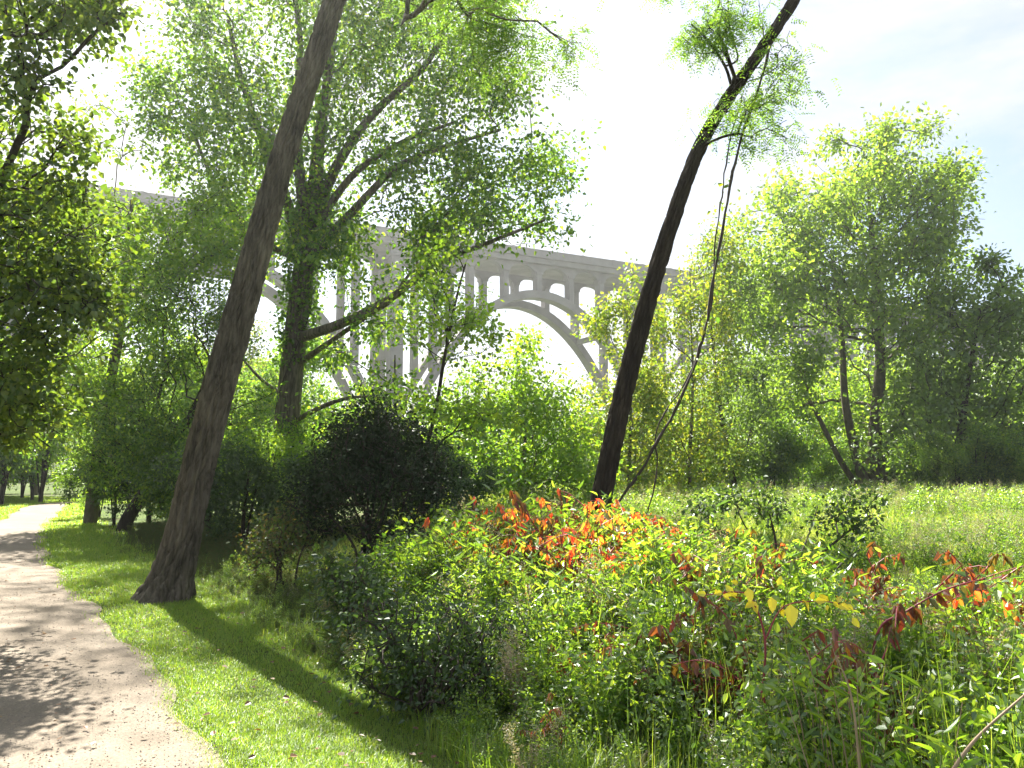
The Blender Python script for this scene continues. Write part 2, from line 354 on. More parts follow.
path = put('path', mesh('path', np.concatenate([pv, pz[..., None]], -1).reshape(-1, 3), np.stack([i, i+nu, i+nu+1, i+1], 1), None, [material_path()], True))
tag(path, kind='structure')

# ------------------------------------------------------------------ bridge
BO = np.array((-18.0, 141.0)); BD = np.array((.887, .462)); BA = math.atan2(.462, .887)
SPAN = 58.0; S0 = -3.0
def box(g, x0, x1, y0, y1, z0, z1):
    v = np.array([(x, y, z) for z in (z0, z1) for y in (y0, y1) for x in (x0, x1)])
    g.add(v, [(0, 2, 3, 1), (4, 5, 7, 6), (0, 1, 5, 4), (2, 6, 7, 3), (0, 4, 6, 2), (1, 3, 7, 5)])
def ribbon(g, s, zt, zb, y0, y1):
    """solid between a top and bottom curve"""
    n = len(s); v = np.concatenate([np.stack([s, np.full(n, y), z], 1) for y, z in ((y0, zb), (y1, zb), (y1, zt), (y0, zt))])
    i = np.arange(n-1); f = []
    for a, b in ((0, 1), (1, 2), (2, 3), (3, 0)): f.append(np.stack([a*n+i, b*n+i, b*n+i+1, a*n+i+1], 1))
    f.append(np.array([(0, 3*n, 2*n, n)])); f.append(np.array([(n-1, 2*n-1, 3*n-1, 4*n-1)]))
    g.add(v, np.concatenate(f))
def build_bridge():
    e = empty('arch_bridge', (BO[0], BO[1], 0)); e.rotation_euler = (0, 0, BA)
    tag(e, 'tall pale concrete bridge with open arches behind the trees', 'bridge')
    C = [M['concrete']]; SA, SB = S0-2*SPAN, S0+3*SPAN+6
    zd = 41.4
    def part(name, g): return geo_obj(name, g, C, e)
    g = Geo(); box(g, SA, SB, -1.6, 11.6, zd, zd+1.0)
    box(g, SA, SB, -2.1, 12.1, zd+1.003, zd+1.35); part('deck', g)
    for y in (-2.05, 11.75):
        g = Geo(); box(g, SA, SB, y, y+.3, zd+1.353, zd+2.35); box(g, SA, SB, y-.06, y+.36, zd+2.353, zd+2.55)
        for q in np.arange(SA+2, SB, SPAN/8): box(g, q-.35, q+.35, y-.09, y+.39, zd+1.354, zd+2.62)
        part('parapet', g)
    rise_c = 36.2; zs = 4.0
    for k in range(-2, 3):
        a = S0+k*SPAN; b = a+SPAN; mid = (a+b)/2
        def ztop(s):
            u = (s-mid)/(SPAN/2); return rise_c-(rise_c-zs)*(.80*u*u+.20*u**4)
        s = np.linspace(a+1.6, b-1.6, 57)
        for y in (-1.0, 8.6):
            g = Geo(); th = 1.5+1.5*np.abs((s-mid)/(SPAN/2))**1.5; ribbon(g, s, ztop(s), ztop(s)-th, y, y+2.4); part('arch_rib', g)
        for j in range(1, 8):
            q = a+j*SPAN/8
            if ztop(np.array(q)) > zd-3: pass
            for y in (-.7, 8.9):
                z0 = float(ztop(np.array(q)))-.3
                g = Geo(); box(g, q-.55, q+.55, y, y+1.8, z0, zd-2.003); box(g, q-.75, q+.75, y-.2, y+2.0, zd-2.0, zd-1.55); part('spandrel_column', g)
            if j % 2 == 0 and j not in (4,):
                g = Geo(); z0 = float(ztop(np.array(q))); box(g, q-.4, q+.4, 1.42, 8.58, z0-1.4, z0-.4); part('cross_strut', g)
        for y in (-.5, 9.1):
            g = Geo()
            for j in range(8):
                q0 = a+j*SPAN/8; q1 = q0+SPAN/8; hw = SPAN/16-.55; m_ = (q0+q1)/2
                ss = np.linspace(m_-hw, m_+hw, 15); zz = zd-2.6+2.3*np.sqrt(np.clip(1-((ss-m_)/hw)**2, 0, 1))
                ribbon(g, ss, np.full(15, zd-.003), np.minimum(zz, zd-.25), y, y+1.3)
                box(g, q1-.55, q1+.55, y, y+1.3, zd-1.55, zd-.004)
            part('spandrel_arches', g)
    for k in range(-2, 4):
        q = S0+k*SPAN
        g = Geo(); gz = float(hill(*(BO+BD*q)))
        box(g, q-3.2, q+3.2, -2.2, 12.2, gz-3, max(gz+1, 4.2))
        for y in (-1.3, 8.3):
            box(g, q-1.15, q+1.15, y+.2, y+2.6, max(gz+1, 4.2)+.003, zd-2.003); box(g, q-1.45, q+1.45, y, y+2.8, zd-2, zd-.005)
        box(g, q-.8, q+.8, 1.302, 8.498, zd-6, zd-3); box(g, q-.8, q+.8, 1.302, 8.498, zd-20, zd-18)
        part('pier', g)
    # approach part on the right-hand hillside: a short solid abutment
    g = Geo(); box(g, SB-5, SB+14, -1.8, 11.8, 20, zd-.01); part('abutment', g)
build_bridge()

# ------------------------------------------------------------------ trees
def make_tree(name, label, trunk_pts, trad, clumps, ntips, leafm, barkm, leaf=.10, per=10, spread=.22, seg=.45, attach=.35,
              thr=.018, limbs=0, group=None, near=False, cat='tree', extra=None, tip=.006, wlen=.3, droop=.3, sub=9, comp=None,
              furrows=None, fold=False, targets=None, ksides=7, sag=0, keep=1.0, wr=.62, tight=.34, wob=.12, lines=()):
    tp = smoothpoly(trunk_pts, 26); base = tp[0].copy(); rr = np.interp(np.linspace(0, 1, 26), np.linspace(0, 1, len(trad)), trad)
    tg = blob(clumps, ntips, sub, tight) if targets is None else targets
    g = grow(tp, rr, tg, seg, attach, wlen, tip, sag=sag, wob=wob, lines=lines)
    pos, rad = g['pos'], g['rad']
    e = empty(name, base); tag(e, label, cat, group)
    # trunk
    tm = Geo()
    if furrows:
        n, k = furrows[0], furrows[1]; p = smoothpoly(trunk_pts, n); r = np.interp(np.linspace(0, 1, n), np.linspace(0, 1, len(trad)), trad)
        v, f = tube(p, r, k); v = furrow(v, p, r, k, furrows[2], furrows[3], furrows[4]); tm.add(v, f)
    else:
        v, f = tube(tp, rr, 12); tm.add(v, f)
    ro = root_of(g); roots = [ci for ci, (i, ids) in enumerate(g['chains']) if i < g['nt']]
    order = sorted(roots, key=lambda c: -rad[g['chains'][c][1][0]])[:limbs]
    lim = {c: Geo() for c in order}; scale_cap = {}
    for ci, (i, ids) in enumerate(g['chains']):
        if rad[ids[0]] < tip*1.01 and not near and len(ids) < 3: kk = 3
        r0 = rad[ids[0]]
        pts = np.vstack([pos[i][None], pos[ids]]); r = np.concatenate([[min(r0*1.15, rr[i]*.75) if i < g['nt'] else r0], rad[ids]])
        if i < g['nt']: r = np.minimum(r, rr[i]*.8)
        kk = ksides if r0 > .03 else (4 if r0 > .012 else 3)
        v, f = tube(pts, r, kk); (lim[ro[ci]] if ro[ci] in lim else tm).add(v, f)
    if extra: extra(tm)
    geo_obj('trunk', tm, [barkm], e, True, base)
    for c in order: geo_obj('limb', lim[c], [barkm], e, True, base)
    # leaves
    tw = np.zeros(len(pos), bool)
    for i, ids in g['chains']: tw[ids] = rad[ids] < thr
    lp = pos[tw]
    if keep < 1: lp = lp[rnd(len(lp)) < keep]
    cg = Geo()
    if comp:
        q = np.repeat(lp, comp[0], 0)+gau(len(lp)*comp[0], 3)*comp[1]; ax = gau(len(q), 3)*np.array((1, 1, .4))+np.array((0, 0, -.45))
        v, f = pinnate(q, ax, *comp[2:]); cg.add(v, f)
    else:
        v, f = scatter_leaves(lp, leaf, spread, per, droop, wr, fold); cg.add(v, f)
    geo_obj('crown', cg, [leafm], e, False, base)
    return e, g

def px(points, Y): return [P(a, b, (Y if len(q) == 0 else q[0])) for a, b, *q in points]

# left leaning furrowed trunk beside the path
b1 = G(167, 600); Y1 = b1[1]
t1 = [b1+np.array((-.05, 0, -.15))]+px([(172, 575), (184, 530), (203, 450), (229, 350), (262, 232), (290, 135), (318, 50), (345, -30), (385, -130), (440, -240)], Y1)
t1r = [.34, .24, .205, .186, .172, .157, .142, .13, .118, .095, .065]
make_tree('leaning_tree', 'leaning grey-brown furrowed trunk on the grass beside the path, shading it from above', t1, t1r,
          [(500, -20, 80, 60, Y1-.5, 1.2, .9), (600, -40, 40, 40, Y1, .8, .6), (430, -60, 90, 70, Y1, 2), (300, -60, 90, 50, Y1+2.6, 1.4, 1.0), (545, 50, 44, 40, Y1-.5, .8, 1.3), (470, 20, 60, 40, Y1-.5, .8, 1.0), (330, -430, 150, 110, Y1, 3, .5), (560, -520, 150, 120, Y1+1, 3, .5)],
          620, M['leaf_locust'], M['bark_grey'], attach=.72, limbs=3, comp=(3, .13, .24, 7, .045), furrows=(480, 128, .07, 15, 3), near=True, seg=.22, tip=.005, thr=.014, wob=.22)
# right leaning dark trunk
b2 = G(592, 603); Y2 = b2[1]
t2 = [b2+np.array((0, 0, -.15))]+px([(594, 560), (600, 505), (622, 400), (651, 290), (672, 221), (695, 158), (718, 114), (750, 67), (794, 0), (850, -95), (905, -220)], Y2)
t2r = [.16, .14, .125, .11, .097, .088, .081, .076, .069, .063, .047, .03]
side2 = px([(731, 82), (722, 66), (703, 40), (692, 24)], Y2-.3)
def vine_knots(g):
    v, f = tube(smoothpoly([P(731, 84, Y2), P(726, 68, Y2-.1), P(715, 50, Y2-.2), P(703, 35, Y2-.25), P(691, 24, Y2-.3)], 12), np.linspace(.022, .012, 12), 7); g.add(v, f)
    v, f = tube(smoothpoly([P(726, 66, Y2-.1), P(738, 58, Y2-.1), P(730, 30, Y2-.2), P(728, 0, Y2-.3)], 12), np.linspace(.015, .008, 12), 6); g.add(v, f)
make_tree('leaning_tree', 'slender dark trunk leaning to the right among red-leaved weeds, vines hanging from it', t2, t2r,
          [(748, 125, 34, 30, Y2-.3, .7, 1.5), (775, 100, 30, 34, Y2-.2, .8, 1.6), (780, 60, 26, 26, Y2-.2, .7, 1.2), (690, 40, 30, 20, Y2-.3, .5, 1.5), (735, 10, 50, 26, Y2-.3, .7, 1.5), (712, 30, 40, 30, Y2-.4, .5, .8), (700, -20, 40, 20, Y2, .8),
           (930, -430, 130, 80, Y2, 2.5, .3), (820, -450, 120, 70, Y2, 2.5, .3)],
          420, M['leaf_locust'], M['bark_dark'], attach=.5, limbs=2, comp=(2, .10, .22, 7, .042), furrows=(400, 96, .045, 12, 9), near=True, seg=.2, tip=.004, thr=.012, extra=vine_knots, wob=.22)
# hanging vines
for k, (pts, r) in enumerate([
    ([(770, 45), (757, 90), (738, 150), (727, 200), (716, 260), (709, 310), (700, 350), (682, 400), (660, 440), (640, 478), (618, 508), (606, 530)], .017),
    ([(742, 96), (728, 150), (722, 190), (716, 235), (712, 290), (704, 330), (690, 372), (668, 410), (652, 440), (655, 470), (640, 500)], .009)]):
    lp = smoothpoly(px(pts, Y2-.35), 70); lp += np.cumsum(gau(70, 3)*.006, 0); lp[-6:, 2] -= np.linspace(0, .3, 6)
    v, f = tube(lp, np.full(70, r)*(1+.2*np.sin(np.arange(70)*.9)), 6); c = lp[-1].copy()
    e = empty('vine', c); tag(e, ['thick bare vine rope hanging free from the dark leaning trunk to the weeds', 'thin wiry vine hanging beside the thicker vine rope'][k], 'vine')
    geo_obj('stem', Geo().add(v, f), [M['stem_dark']], e, True, c)
    q = lp[rng.choice(60, 14)]; v, f = scatter_leaves(q, .07, .05, 2, .6, .7, True); geo_obj('foliage', Geo().add(v, f), [M['leaf_yellow' if k else 'leaf_mid']], e, False, c)

# big ivy-clad tree with a fan of limbs
Y3 = 25.0; b3 = P(281, 530, Y3); b3[2] = 0
t3 = [b3+np.array((0, 0, -.2))]+px([(283, 480), (288, 410), (296, 330), (305, 260), (314, 205), (318, 150), (326, 90), (335, 20), (340, -60)], Y3)
t3r = [.55, .42, .38, .35, .32, .27, .20, .15, .11, .05]
c3 = [(205, 55, 62, 60, 20, 2), (245, 120, 55, 60, 19, 2), (175, 140, 40, 35, 20, 1.5, .7), (330, 40, 75, 70, 20, 3), (410, 40, 70, 60, 20, 3), (475, 95, 62, 50, 19, 2.5), (540, 165, 36, 40, 19, 1.5, .9),
      (495, 180, 50, 40, 18.5, 2), (410, 150, 65, 55, 19, 3), (450, 215, 60, 30, 18.5, 2), (520, 225, 48, 20, 18.5, 1.5, .9), (300, 130, 60, 60, 20, 3), (350, 235, 50, 40, 19, 2, .8),
      (260, 220, 40, 50, 20, 2, .9), (230, 180, 50, 40, 20, 2), (300, -50, 160, 70, 20, 4, .8), (255, -150, 60, 50, 20, 3, .8), (160, 80, 40, 40, 20, 1.5, .5), (480, -10, 80, 50, 20, 3, .8), (375, 310, 55, 35, 18.5, 1.6, .4), (425, 300, 34, 60, 18, 1.5, .5), (440, 235, 40, 25, 18.5, 1.5, .8), (345, 275, 30, 40, 19, 1.5, .35), (400, 395, 50, 18, 18, 1.4, .6)]
K3 = 25/19.5; c3 = [(c[0], c[1], c[2], c[3], c[4]*K3, c[5]*K3)+tuple(c[6:]) for c in c3]
_, g3 = make_tree('broad_tree', 'large ivy-clad tree with a fan of limbs and broad leafy crown', t3, t3r, c3, 3700,
          M['leaf_mid'], M['bark_grey'], leaf=.15, per=9, spread=.24, seg=.5, attach=.22, limbs=11, near=True, sub=7, thr=.024, fold=True, tip=.0055, wob=.6, wlen=.22,
          lines=[(px(q, y*K3), ra*K3, rb*K3) for q, y, ra, rb in [
          ([(303, 262), (283, 190), (262, 140), (242, 80), (228, 20)], 20, .15, .05), ([(308, 235), (299, 170), (296, 110), (300, 40), (290, -30)], 19, .15, .05), ([(312, 222), (340, 160), (375, 112), (425, 66), (450, 20)], 19.5, .15, .04),
          ([(313, 225), (350, 178), (402, 142), (455, 122)], 18.8, .11, .035), ([(308, 250), (352, 212), (396, 168), (440, 148), (500, 130)], 18.5, .12, .035), ([(297, 345), (345, 322), (392, 297), (435, 265), (490, 242), (545, 220)], 18.2, .13, .03),
          ([(296, 352), (350, 328), (388, 304)], 18.5, .08, .03), ([(290, 418), (326, 405), (356, 397), (390, 398)], 18.6, .07, .02), ([(304, 270), (262, 240), (225, 200), (200, 150), (190, 110)], 20, .09, .03), ([(290, 395), (262, 380), (235, 350)], 19.5, .06, .02)]])
# ivy on its trunk
q = np.repeat(smoothpoly(t3, 120)[34:72], 38, 0); th = rnd(len(q))*6.28; rr_ = .34+.30*rnd(len(q))
q = q+np.stack([np.cos(th)*rr_, np.sin(th)*rr_, gau(len(q))*.1], 1)
iv = empty('ivy', b3); tag(iv, 'dense dark creeper wrapped round the trunk of the big fan-limbed tree', 'creeper')
v, f = scatter_leaves(q, .12, .09, 3, .5, .8, True); geo_obj('foliage', Geo().add(v, f), [M['leaf_edge']], iv, False, b3)
sp = smoothpoly(t3, 120)[4:80]; v, f = tube(sp+np.stack([.37*np.cos(np.arange(76)*.16), .37*np.sin(np.arange(76)*.16), 0*np.arange(76)], 1), np.full(76, .025), 5)
geo_obj('stem', Geo().add(v, f), [M['stem_dark']], iv, True, b3)

# tree at the left edge, its trunk out of the picture, dark hanging leaves
b4 = np.array((-8.7, 9.2, -.15))
t4 = [b4, b4+(0.1, 0, 1.6), b4+(.3, -.2, 3.4), b4+(.4, -.4, 5), b4+(.3, -.5, 8)]
c4 = [(30, 230, 75, 60, 8.2, 1, 1.5), (45, 310, 60, 60, 8.2, 1, 1.5), (15, 385, 45, 50, 8.2, 1, 1.5), (90, 290, 30, 40, 8, .8, .8), (15, 10, 75, 55, 8, 1, .8), (15, 100, 36, 40, 8, 1, .7), (90, 15, 45, 25, 7.8, .8, .5),
      (-80, 200, 90, 160, 8.5, 1.6), (-150, -30, 150, 140, 8.8, 2, .8), (-60, 380, 90, 60, 8.5, 1.4), (-20, 440, 50, 20, 8.5, 1), (60, 55, 50, 40, 7.8, .8, .6), (112, 10, 26, 20, 7.6, .5, .6), (80, 130, 26, 16, 7.8, .5, .35), (60, 190, 50, 20, 8, .8), (-60, -150, 160, 100, 8.4, 2, .6)]
make_tree('broadleaf_tree', 'dark-leaved tree leaning in from the left edge over the path', t4, [.26, .22, .19, .14, .05], c4, 2300, M['leaf_maple'], M['bark_dark'],
          leaf=.068, per=13, spread=.11, seg=.26, attach=.2, limbs=4, near=True, sub=8, fold=True, wr=.8, wob=.3, keep=.72)
# understory tree behind the left trunk
b5 = G(122, 532); Y5 = b5[1]
t5 = [b5+np.array((0, 0, -.15))]+px([(128, 518), (146, 490), (166, 455), (196, 405), (218, 350), (232, 300)], Y5)
c5 = [(130, 430, 55, 30, Y5-1, 1.5), (105, 470, 30, 28, Y5-1, 1), (175, 440, 45, 40, Y5, 1.5), (160, 380, 50, 35, Y5, 1.5), (110, 400, 40, 30, Y5, 1.5, .8), (215, 330, 45, 45, Y5, 1.5, .8), (165, 300, 45, 40, Y5, 1.5, .8),
      (240, 420, 40, 50, Y5-.5, 1.5, .8), (165, 490, 45, 28, Y5-1, 1, .9)]
make_tree('understory_tree', 'low spreading tree with a crooked leaning stem right behind the left furrowed trunk', t5, [.20, .17, .15, .12, .09, .06, .03], c5, 1500, M['leaf_mid'], M['bark_dark'],
          leaf=.085, per=9, spread=.14, seg=.35, attach=.25, limbs=4, near=True, sub=8, fold=True, wob=.5)
# bright tree between the left edge and the big tree
b6 = np.array((-12.5, 24, 0.)); t6 = [b6, b6+(.2, 0, 3), P(120, 330, 24), P(128, 250, 24), P(132, 200, 24)]
c6 = [(110, 215, 60, 28, 24, 2, .55), (180, 220, 50, 26, 24, 2, .5), (150, 265, 60, 40, 23, 2), (215, 260, 30, 40, 23, 1.5), (90, 130, 40, 30, 24, 1.5, .25), (120, 330, 60, 45, 24, 2), (90, 250, 50, 40, 23, 2), (70, 380, 50, 40, 22, 2), (220, 215, 30, 40, 22.5, 1.5, .8), (60, 200, 40, 25, 24, 1.5)]
make_tree('broadleaf_tree', 'bright yellow-green tree across the bridge deck, between the left edge and the furrowed trunk', t6, [.2, .17, .14, .1, .05], c6, 1400, M['leaf_fresh'], M['bark_far'],
          leaf=.13, per=8, spread=.2, attach=.3, sub=8, fold=True)
# thin sapling in the middle
b7 = P(424, 470, 13); b7[2] = 0
t7 = [b7, P(425, 462, 13), P(436, 410, 13), P(444, 360, 13), P(456, 300, 13), P(466, 262, 13)]
c7 = [(450, 250, 30, 40, 13, .8, .8), (430, 330, 34, 46, 13, .9), (470, 330, 30, 50, 13, .9), (450, 410, 70, 26, 12.6, .9), (500, 430, 30, 22, 13, .7, .8)]
make_tree('sapling', 'thin dark-stemmed sapling with sparse leaves rising beside the black bush', t7, [.04, .036, .032, .028, .02, .012], c7, 330, M['leaf_fresh'], M['bark_dark'],
          leaf=.085, per=5, spread=.1, seg=.3, attach=.2, near=True, sub=6, fold=True, tip=.0035, thr=.01, wob=.5)

# small trees in front of the bridge, middle distance
def stems(name, label, bx, by, Y, clumps, n, leafm, barkm, h, leaf, per=8, r=.10, lean=0, attach=.15, spread=.25, **kw):
    b = P(bx, by, Y); b[2] = hill(b[0], b[1])-.1
    top = P(bx+lean, by-h, Y)
    pts = [b+(top-b)*u+np.array((math.sin(u*5+bx)*.12*u*(1-u)*np.linalg.norm(top-b)*.4, 0, 0)) for u in np.linspace(0, 1, 6)]
    return make_tree(name, label, pts, list(np.linspace(r, r*.2, 6)), clumps, n, leafm, barkm, leaf=leaf, per=per, attach=attach, spread=spread, **kw)
stems('small_tree', 'fresh green rounded small tree centred under the bridge arch', 525, 505, 28,
      [(530, 390, 40, 45, 28, 2), (500, 430, 40, 40, 28, 2), (560, 425, 40, 40, 28, 2), (575, 470, 40, 30, 28, 2), (520, 475, 50, 25, 28, 2), (470, 400, 28, 40, 28, 1.5), (528, 355, 12, 18, 28, .8)], 900, M['leaf_fresh'], M['bark_far'], 130, .17, limbs=0)
stems('small_tree', 'leafy green tree between the sapling and the ivy-clad trunk, below the left arch', 395, 505, 24,
      [(380, 390, 35, 40, 24, 2, .3), (350, 430, 35, 34, 24, 1.5, .4), (430, 450, 40, 30, 24, 1.5, .8), (470, 455, 40, 34, 24, 1.5), (340, 350, 20, 30, 24, 1, .4)], 420, M['leaf_mid'], M['bark_far'], 150, .15)
stems('small_tree', 'yellowing slim tree just left of the dark leaning trunk, before the right arch haunch', 628, 505, 34,
      [(612, 330, 22, 34, 34, 1.5), (635, 300, 20, 28, 34, 1.5, .8), (600, 400, 34, 50, 34, 2, .55), (640, 380, 26, 50, 34, 2), (600, 465, 46, 30, 34, 2), (650, 440, 26, 40, 34, 2)], 720, M['leaf_yellow'], M['bark_far'], 215, .18)
stems('small_tree', 'tall yellow-green tree right of the dark leaning trunk behind the hanging vines', 690, 508, 36,
      [(690, 290, 30, 34, 36, 2), (670, 330, 24, 40, 36, 2), (715, 340, 30, 50, 36, 2, .8), (680, 400, 40, 50, 36, 2), (650, 450, 30, 40, 36, 2), (700, 460, 36, 34, 36, 2), (740, 250, 30, 24, 38, 2, .8), (710, 260, 20, 20, 37, 1.5, .6)], 900, M['leaf_yellow'], M['bark_far'], 240, .18, limbs=0)
stems('small_tree', 'dark-stemmed green tree standing between the hanging vines and the great right tree', 738, 508, 38,
      [(735, 300, 34, 44, 39, 2), (730, 260, 24, 20, 39, 1.5, .8), (740, 400, 34, 40, 38, 2, .8), (720, 460, 34, 34, 38, 2), (770, 440, 30, 40, 38, 2)], 750, M['leaf_grey'], M['bark_dark'], 225, .19, lean=-35, r=.16)
# great right tree
b9 = P(872, 495, 48); b9[2] = 0
t9 = [b9, P(873, 470, 48), P(876, 420, 48), P(880, 370, 48), P(878, 300, 48), P(872, 240, 48), P(868, 190, 48)]
c9 = [(860, 175, 60, 38, 48, 5), (800, 215, 48, 45, 48, 4), (920, 190, 44, 36, 48, 4), (955, 165, 22, 14, 48, 2, 1), (905, 150, 40, 26, 48, 3), (770, 270, 40, 44, 46, 3), (778, 192, 20, 14, 48, 2, 1), (832, 140, 18, 12, 48, 2, 1), (885, 135, 20, 10, 48, 2, 1), (748, 225, 16, 14, 47, 2, 1), (965, 190, 20, 14, 48, 2, 1), (930, 215, 40, 40, 47, 3), (845, 240, 70, 45, 48, 5), (935, 250, 40, 46, 47, 3, 1.1), (900, 260, 40, 30, 48, 4, .9), (790, 290, 50, 45, 46, 4), (870, 310, 70, 45, 47, 5),
      (940, 310, 50, 40, 46, 4), (795, 370, 45, 45, 46, 3, .8), (870, 385, 70, 40, 51, 2, .6), (760, 330, 26, 40, 45, 3)]
def g9extra(g):
    for q, r in (([(868, 495), (855, 450), (845, 400), (842, 340), (835, 270)], .34), ([(863, 495), (840, 460), (820, 420), (800, 385), (775, 350)], .2), ([(880, 495), (890, 440), (915, 380), (930, 300), (945, 240)], .26)):
        v, f = tube(smoothpoly(px(q, 47.6), 20), np.linspace(r, r*.3, 20), 8); g.add(v, f)
make_tree('broad_tree', 'great many-stemmed rounded green tree beyond the meadow', t9, [.48, .42, .38, .32, .24, .16, .06], c9, 2800, M['leaf_cotton'], M['bark_far'],
          leaf=.30, per=7, spread=.40, seg=.8, attach=.12, limbs=6, sub=9, tip=.012, thr=.05, extra=g9extra, wlen=.2)
stems('broadleaf_tree', 'dark green tree at the right edge with a bare limb reaching above its crown', 950, 505, 44,
      [(985, 330, 38, 34, 44, 3), (950, 370, 40, 40, 44, 3), (1010, 290, 26, 26, 44, 2.5, .8), (1000, 260, 16, 12, 44, 1.5, .7), (960, 430, 50, 40, 44, 3), (1010, 400, 30, 40, 44, 3), (900, 445, 40, 36, 44, 3), (1000, 460, 30, 26, 43, 2), (1060, 330, 40, 60, 44, 3), (1015, 320, 20, 50, 44, 3), (960, 300, 30, 30, 45, 2), (930, 400, 40, 40, 45, 3)],
      1000, M['leaf_grey'], M['bark_dark'], 190, .30, lean=30, r=.32, spread=.32, tip=.01, thr=.04, seg=.7, limbs=3)

# black bush in the shade of the big tree
def bush(name, label, bx, Y, clumps, n, leafm, barkm, leaf, per, cat='shrub', nst=6, spread=.08, seg=.2, fold=True, tip=.004, thr=.012, group=None, by=560, droop=.3):
    b = P(bx, by, Y); b[2] = -.05; e = empty(name, b); tag(e, label, cat, group)
    tg = blob(clumps, n, 7); sg = Geo(); cg = Geo(); idx = rng.integers(0, nst, len(tg)); an = np.sort(rnd(nst))*6.28
    cx = tg.mean(0)
    order = np.argsort(tg[:, 0]); idx = np.empty(len(tg), int); idx[order] = (np.arange(len(tg))*nst//len(tg))
    for s in range(nst):
        t = tg[idx == s]
        if len(t) < 3: continue
        b0 = b+np.array((math.cos(an[s])*.15+(t[:, 0].mean()-b[0])*.25, math.sin(an[s])*.15, 0)); c = t.mean(0); up = b0+(c-b0)*np.array((.35, .35, .6))
        tr = smoothpoly([b0, (b0+up)/2+gau(3)*.04, up, c], 14); g = grow(tr, np.linspace(.03, .012, 14), t, seg, .2, .25, tip, wob=.6)
        v, f = tube(tr, np.linspace(max(.02, g['rad'][0]*1.1), .01, 14), 6); sg.add(v, f)
        for i, ids in g['chains']:
            pts = np.vstack([g['pos'][i][None], g['pos'][ids]]); v, f = tube(pts, np.concatenate([[g['rad'][ids[0]]], g['rad'][ids]]), 4); sg.add(v, f)
        tw = np.concatenate([ids for i, ids in g['chains']]); lp = g['pos'][tw]; lp = lp[lp[:, 2] > .1]
        v, f = scatter_leaves(lp, leaf, spread, per, droop, .6, fold); cg.add(v, f)
    geo_obj('stem', sg, [barkm], e, True, b); geo_obj('foliage', cg, [leafm], e, False, b); return e
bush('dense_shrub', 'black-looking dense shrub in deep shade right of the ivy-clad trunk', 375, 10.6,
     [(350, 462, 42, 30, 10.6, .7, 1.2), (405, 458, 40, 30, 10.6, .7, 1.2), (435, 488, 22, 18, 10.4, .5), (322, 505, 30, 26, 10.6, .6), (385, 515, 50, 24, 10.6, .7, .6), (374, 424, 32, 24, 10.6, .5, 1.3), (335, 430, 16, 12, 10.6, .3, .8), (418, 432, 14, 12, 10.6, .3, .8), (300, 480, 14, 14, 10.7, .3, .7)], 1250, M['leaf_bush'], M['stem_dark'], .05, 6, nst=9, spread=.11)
b10 = P(777, 640, 7.4); b10[2] = 0
make_tree('bare_shrub', 'thin open shrub with dark forking branches at the meadow edge', [b10-np.array((0, 0, .1)), P(778, 590, 7.4), P(776, 545, 7.4), P(770, 515, 7.4)], [.022, .019, .012, .006],
          [(700, 515, 20, 12, 7.4, .3), (730, 505, 26, 10, 7.4, .3), (780, 505, 30, 12, 7.4, .3), (830, 515, 26, 12, 7.4, .3), (868, 522, 22, 12, 7.3, .3), (720, 545, 16, 24, 7.3, .3), (850, 500, 30, 10, 7.5, .3), (745, 490, 24, 10, 7.5, .3)], 240, M['leaf_dark'], M['stem_dark'],
          leaf=.05, per=3, spread=.05, seg=.1, attach=.1, near=True, sub=6, fold=True, tip=.0025, thr=.006, cat='shrub', wob=.6,
          lines=[([P(*q, 7.4) for q in l], a, b) for l, a, b in [([(778, 600), (745, 565), (720, 530), (703, 512)], .010, .003), ([(778, 590), (760, 550), (742, 520), (735, 498)], .010, .003), ([(778, 598), (815, 560), (850, 530), (872, 515)], .014, .003),
                 ([(779, 585), (800, 555), (812, 525), (818, 505)], .010, .003), ([(778, 605), (820, 585), (845, 560), (862, 548)], .009, .003)]])

# ------------------------------------------------------------------ background trees: a few grown trees, copied
def wild_targets(h, w, n, sub, low=.2, shape=0):
    sub = 16; k = n//sub; out = []
    lob = [(gau(3)*np.array((w*.22, w*.22, h*.10))+np.array((0, 0, h*(low+(1-low)*(.30+.5*rnd())))), w*(.20+.14*rnd())) for _ in range(9)]
    for _ in range(k):
        c, r = lob[rng.integers(len(lob))]; d = norm(gau(3))*rnd()**.4*r*np.array((1, 1, .85+.3*shape))
        out.append(c+d+gau(sub, 3)*w*(.025+.02*rnd()))
    o = np.concatenate(out); return o[o[:, 2] > h*.08]
def wild(name, label, h, w, n, leafm, barkm, leaf, per, r, low=.2, group=None, shape=0, stemsn=1, spread=.3, fold=False, cat='tree'):
    tp = [np.array((0, 0, -.3)), np.array((gau()*.02*h, 0, h*.25)), np.array((gau()*.03*h, gau()*.03*h, h*.55)), np.array((gau()*.04*h, 0, h*.86))]
    def ex(g):
        for k in range(stemsn-1):
            a = rnd()*6.28; p = np.array([(0, 0, -.3), (math.cos(a)*.06*h, math.sin(a)*.06*h, h*.3), (math.cos(a)*.14*h, math.sin(a)*.14*h, h*.7)])
            v, f = tube(smoothpoly(p, 12), np.linspace(r*.7, r*.15, 12), 6); g.add(v, f)
    e, _ = make_tree(name, label, tp, [r*1.3, r, r*.7, r*.2], None, n, leafm, barkm, leaf=leaf, per=per, spread=spread, targets=wild_targets(h, w, n, 8, low, shape), seg=h*.05, attach=.12,
                     tip=.006*h/8, thr=.02*h/8, extra=ex, group=group, cat=cat, fold=fold)
    return e
GRP = 'trees of the tree line behind the meadow and bridge'
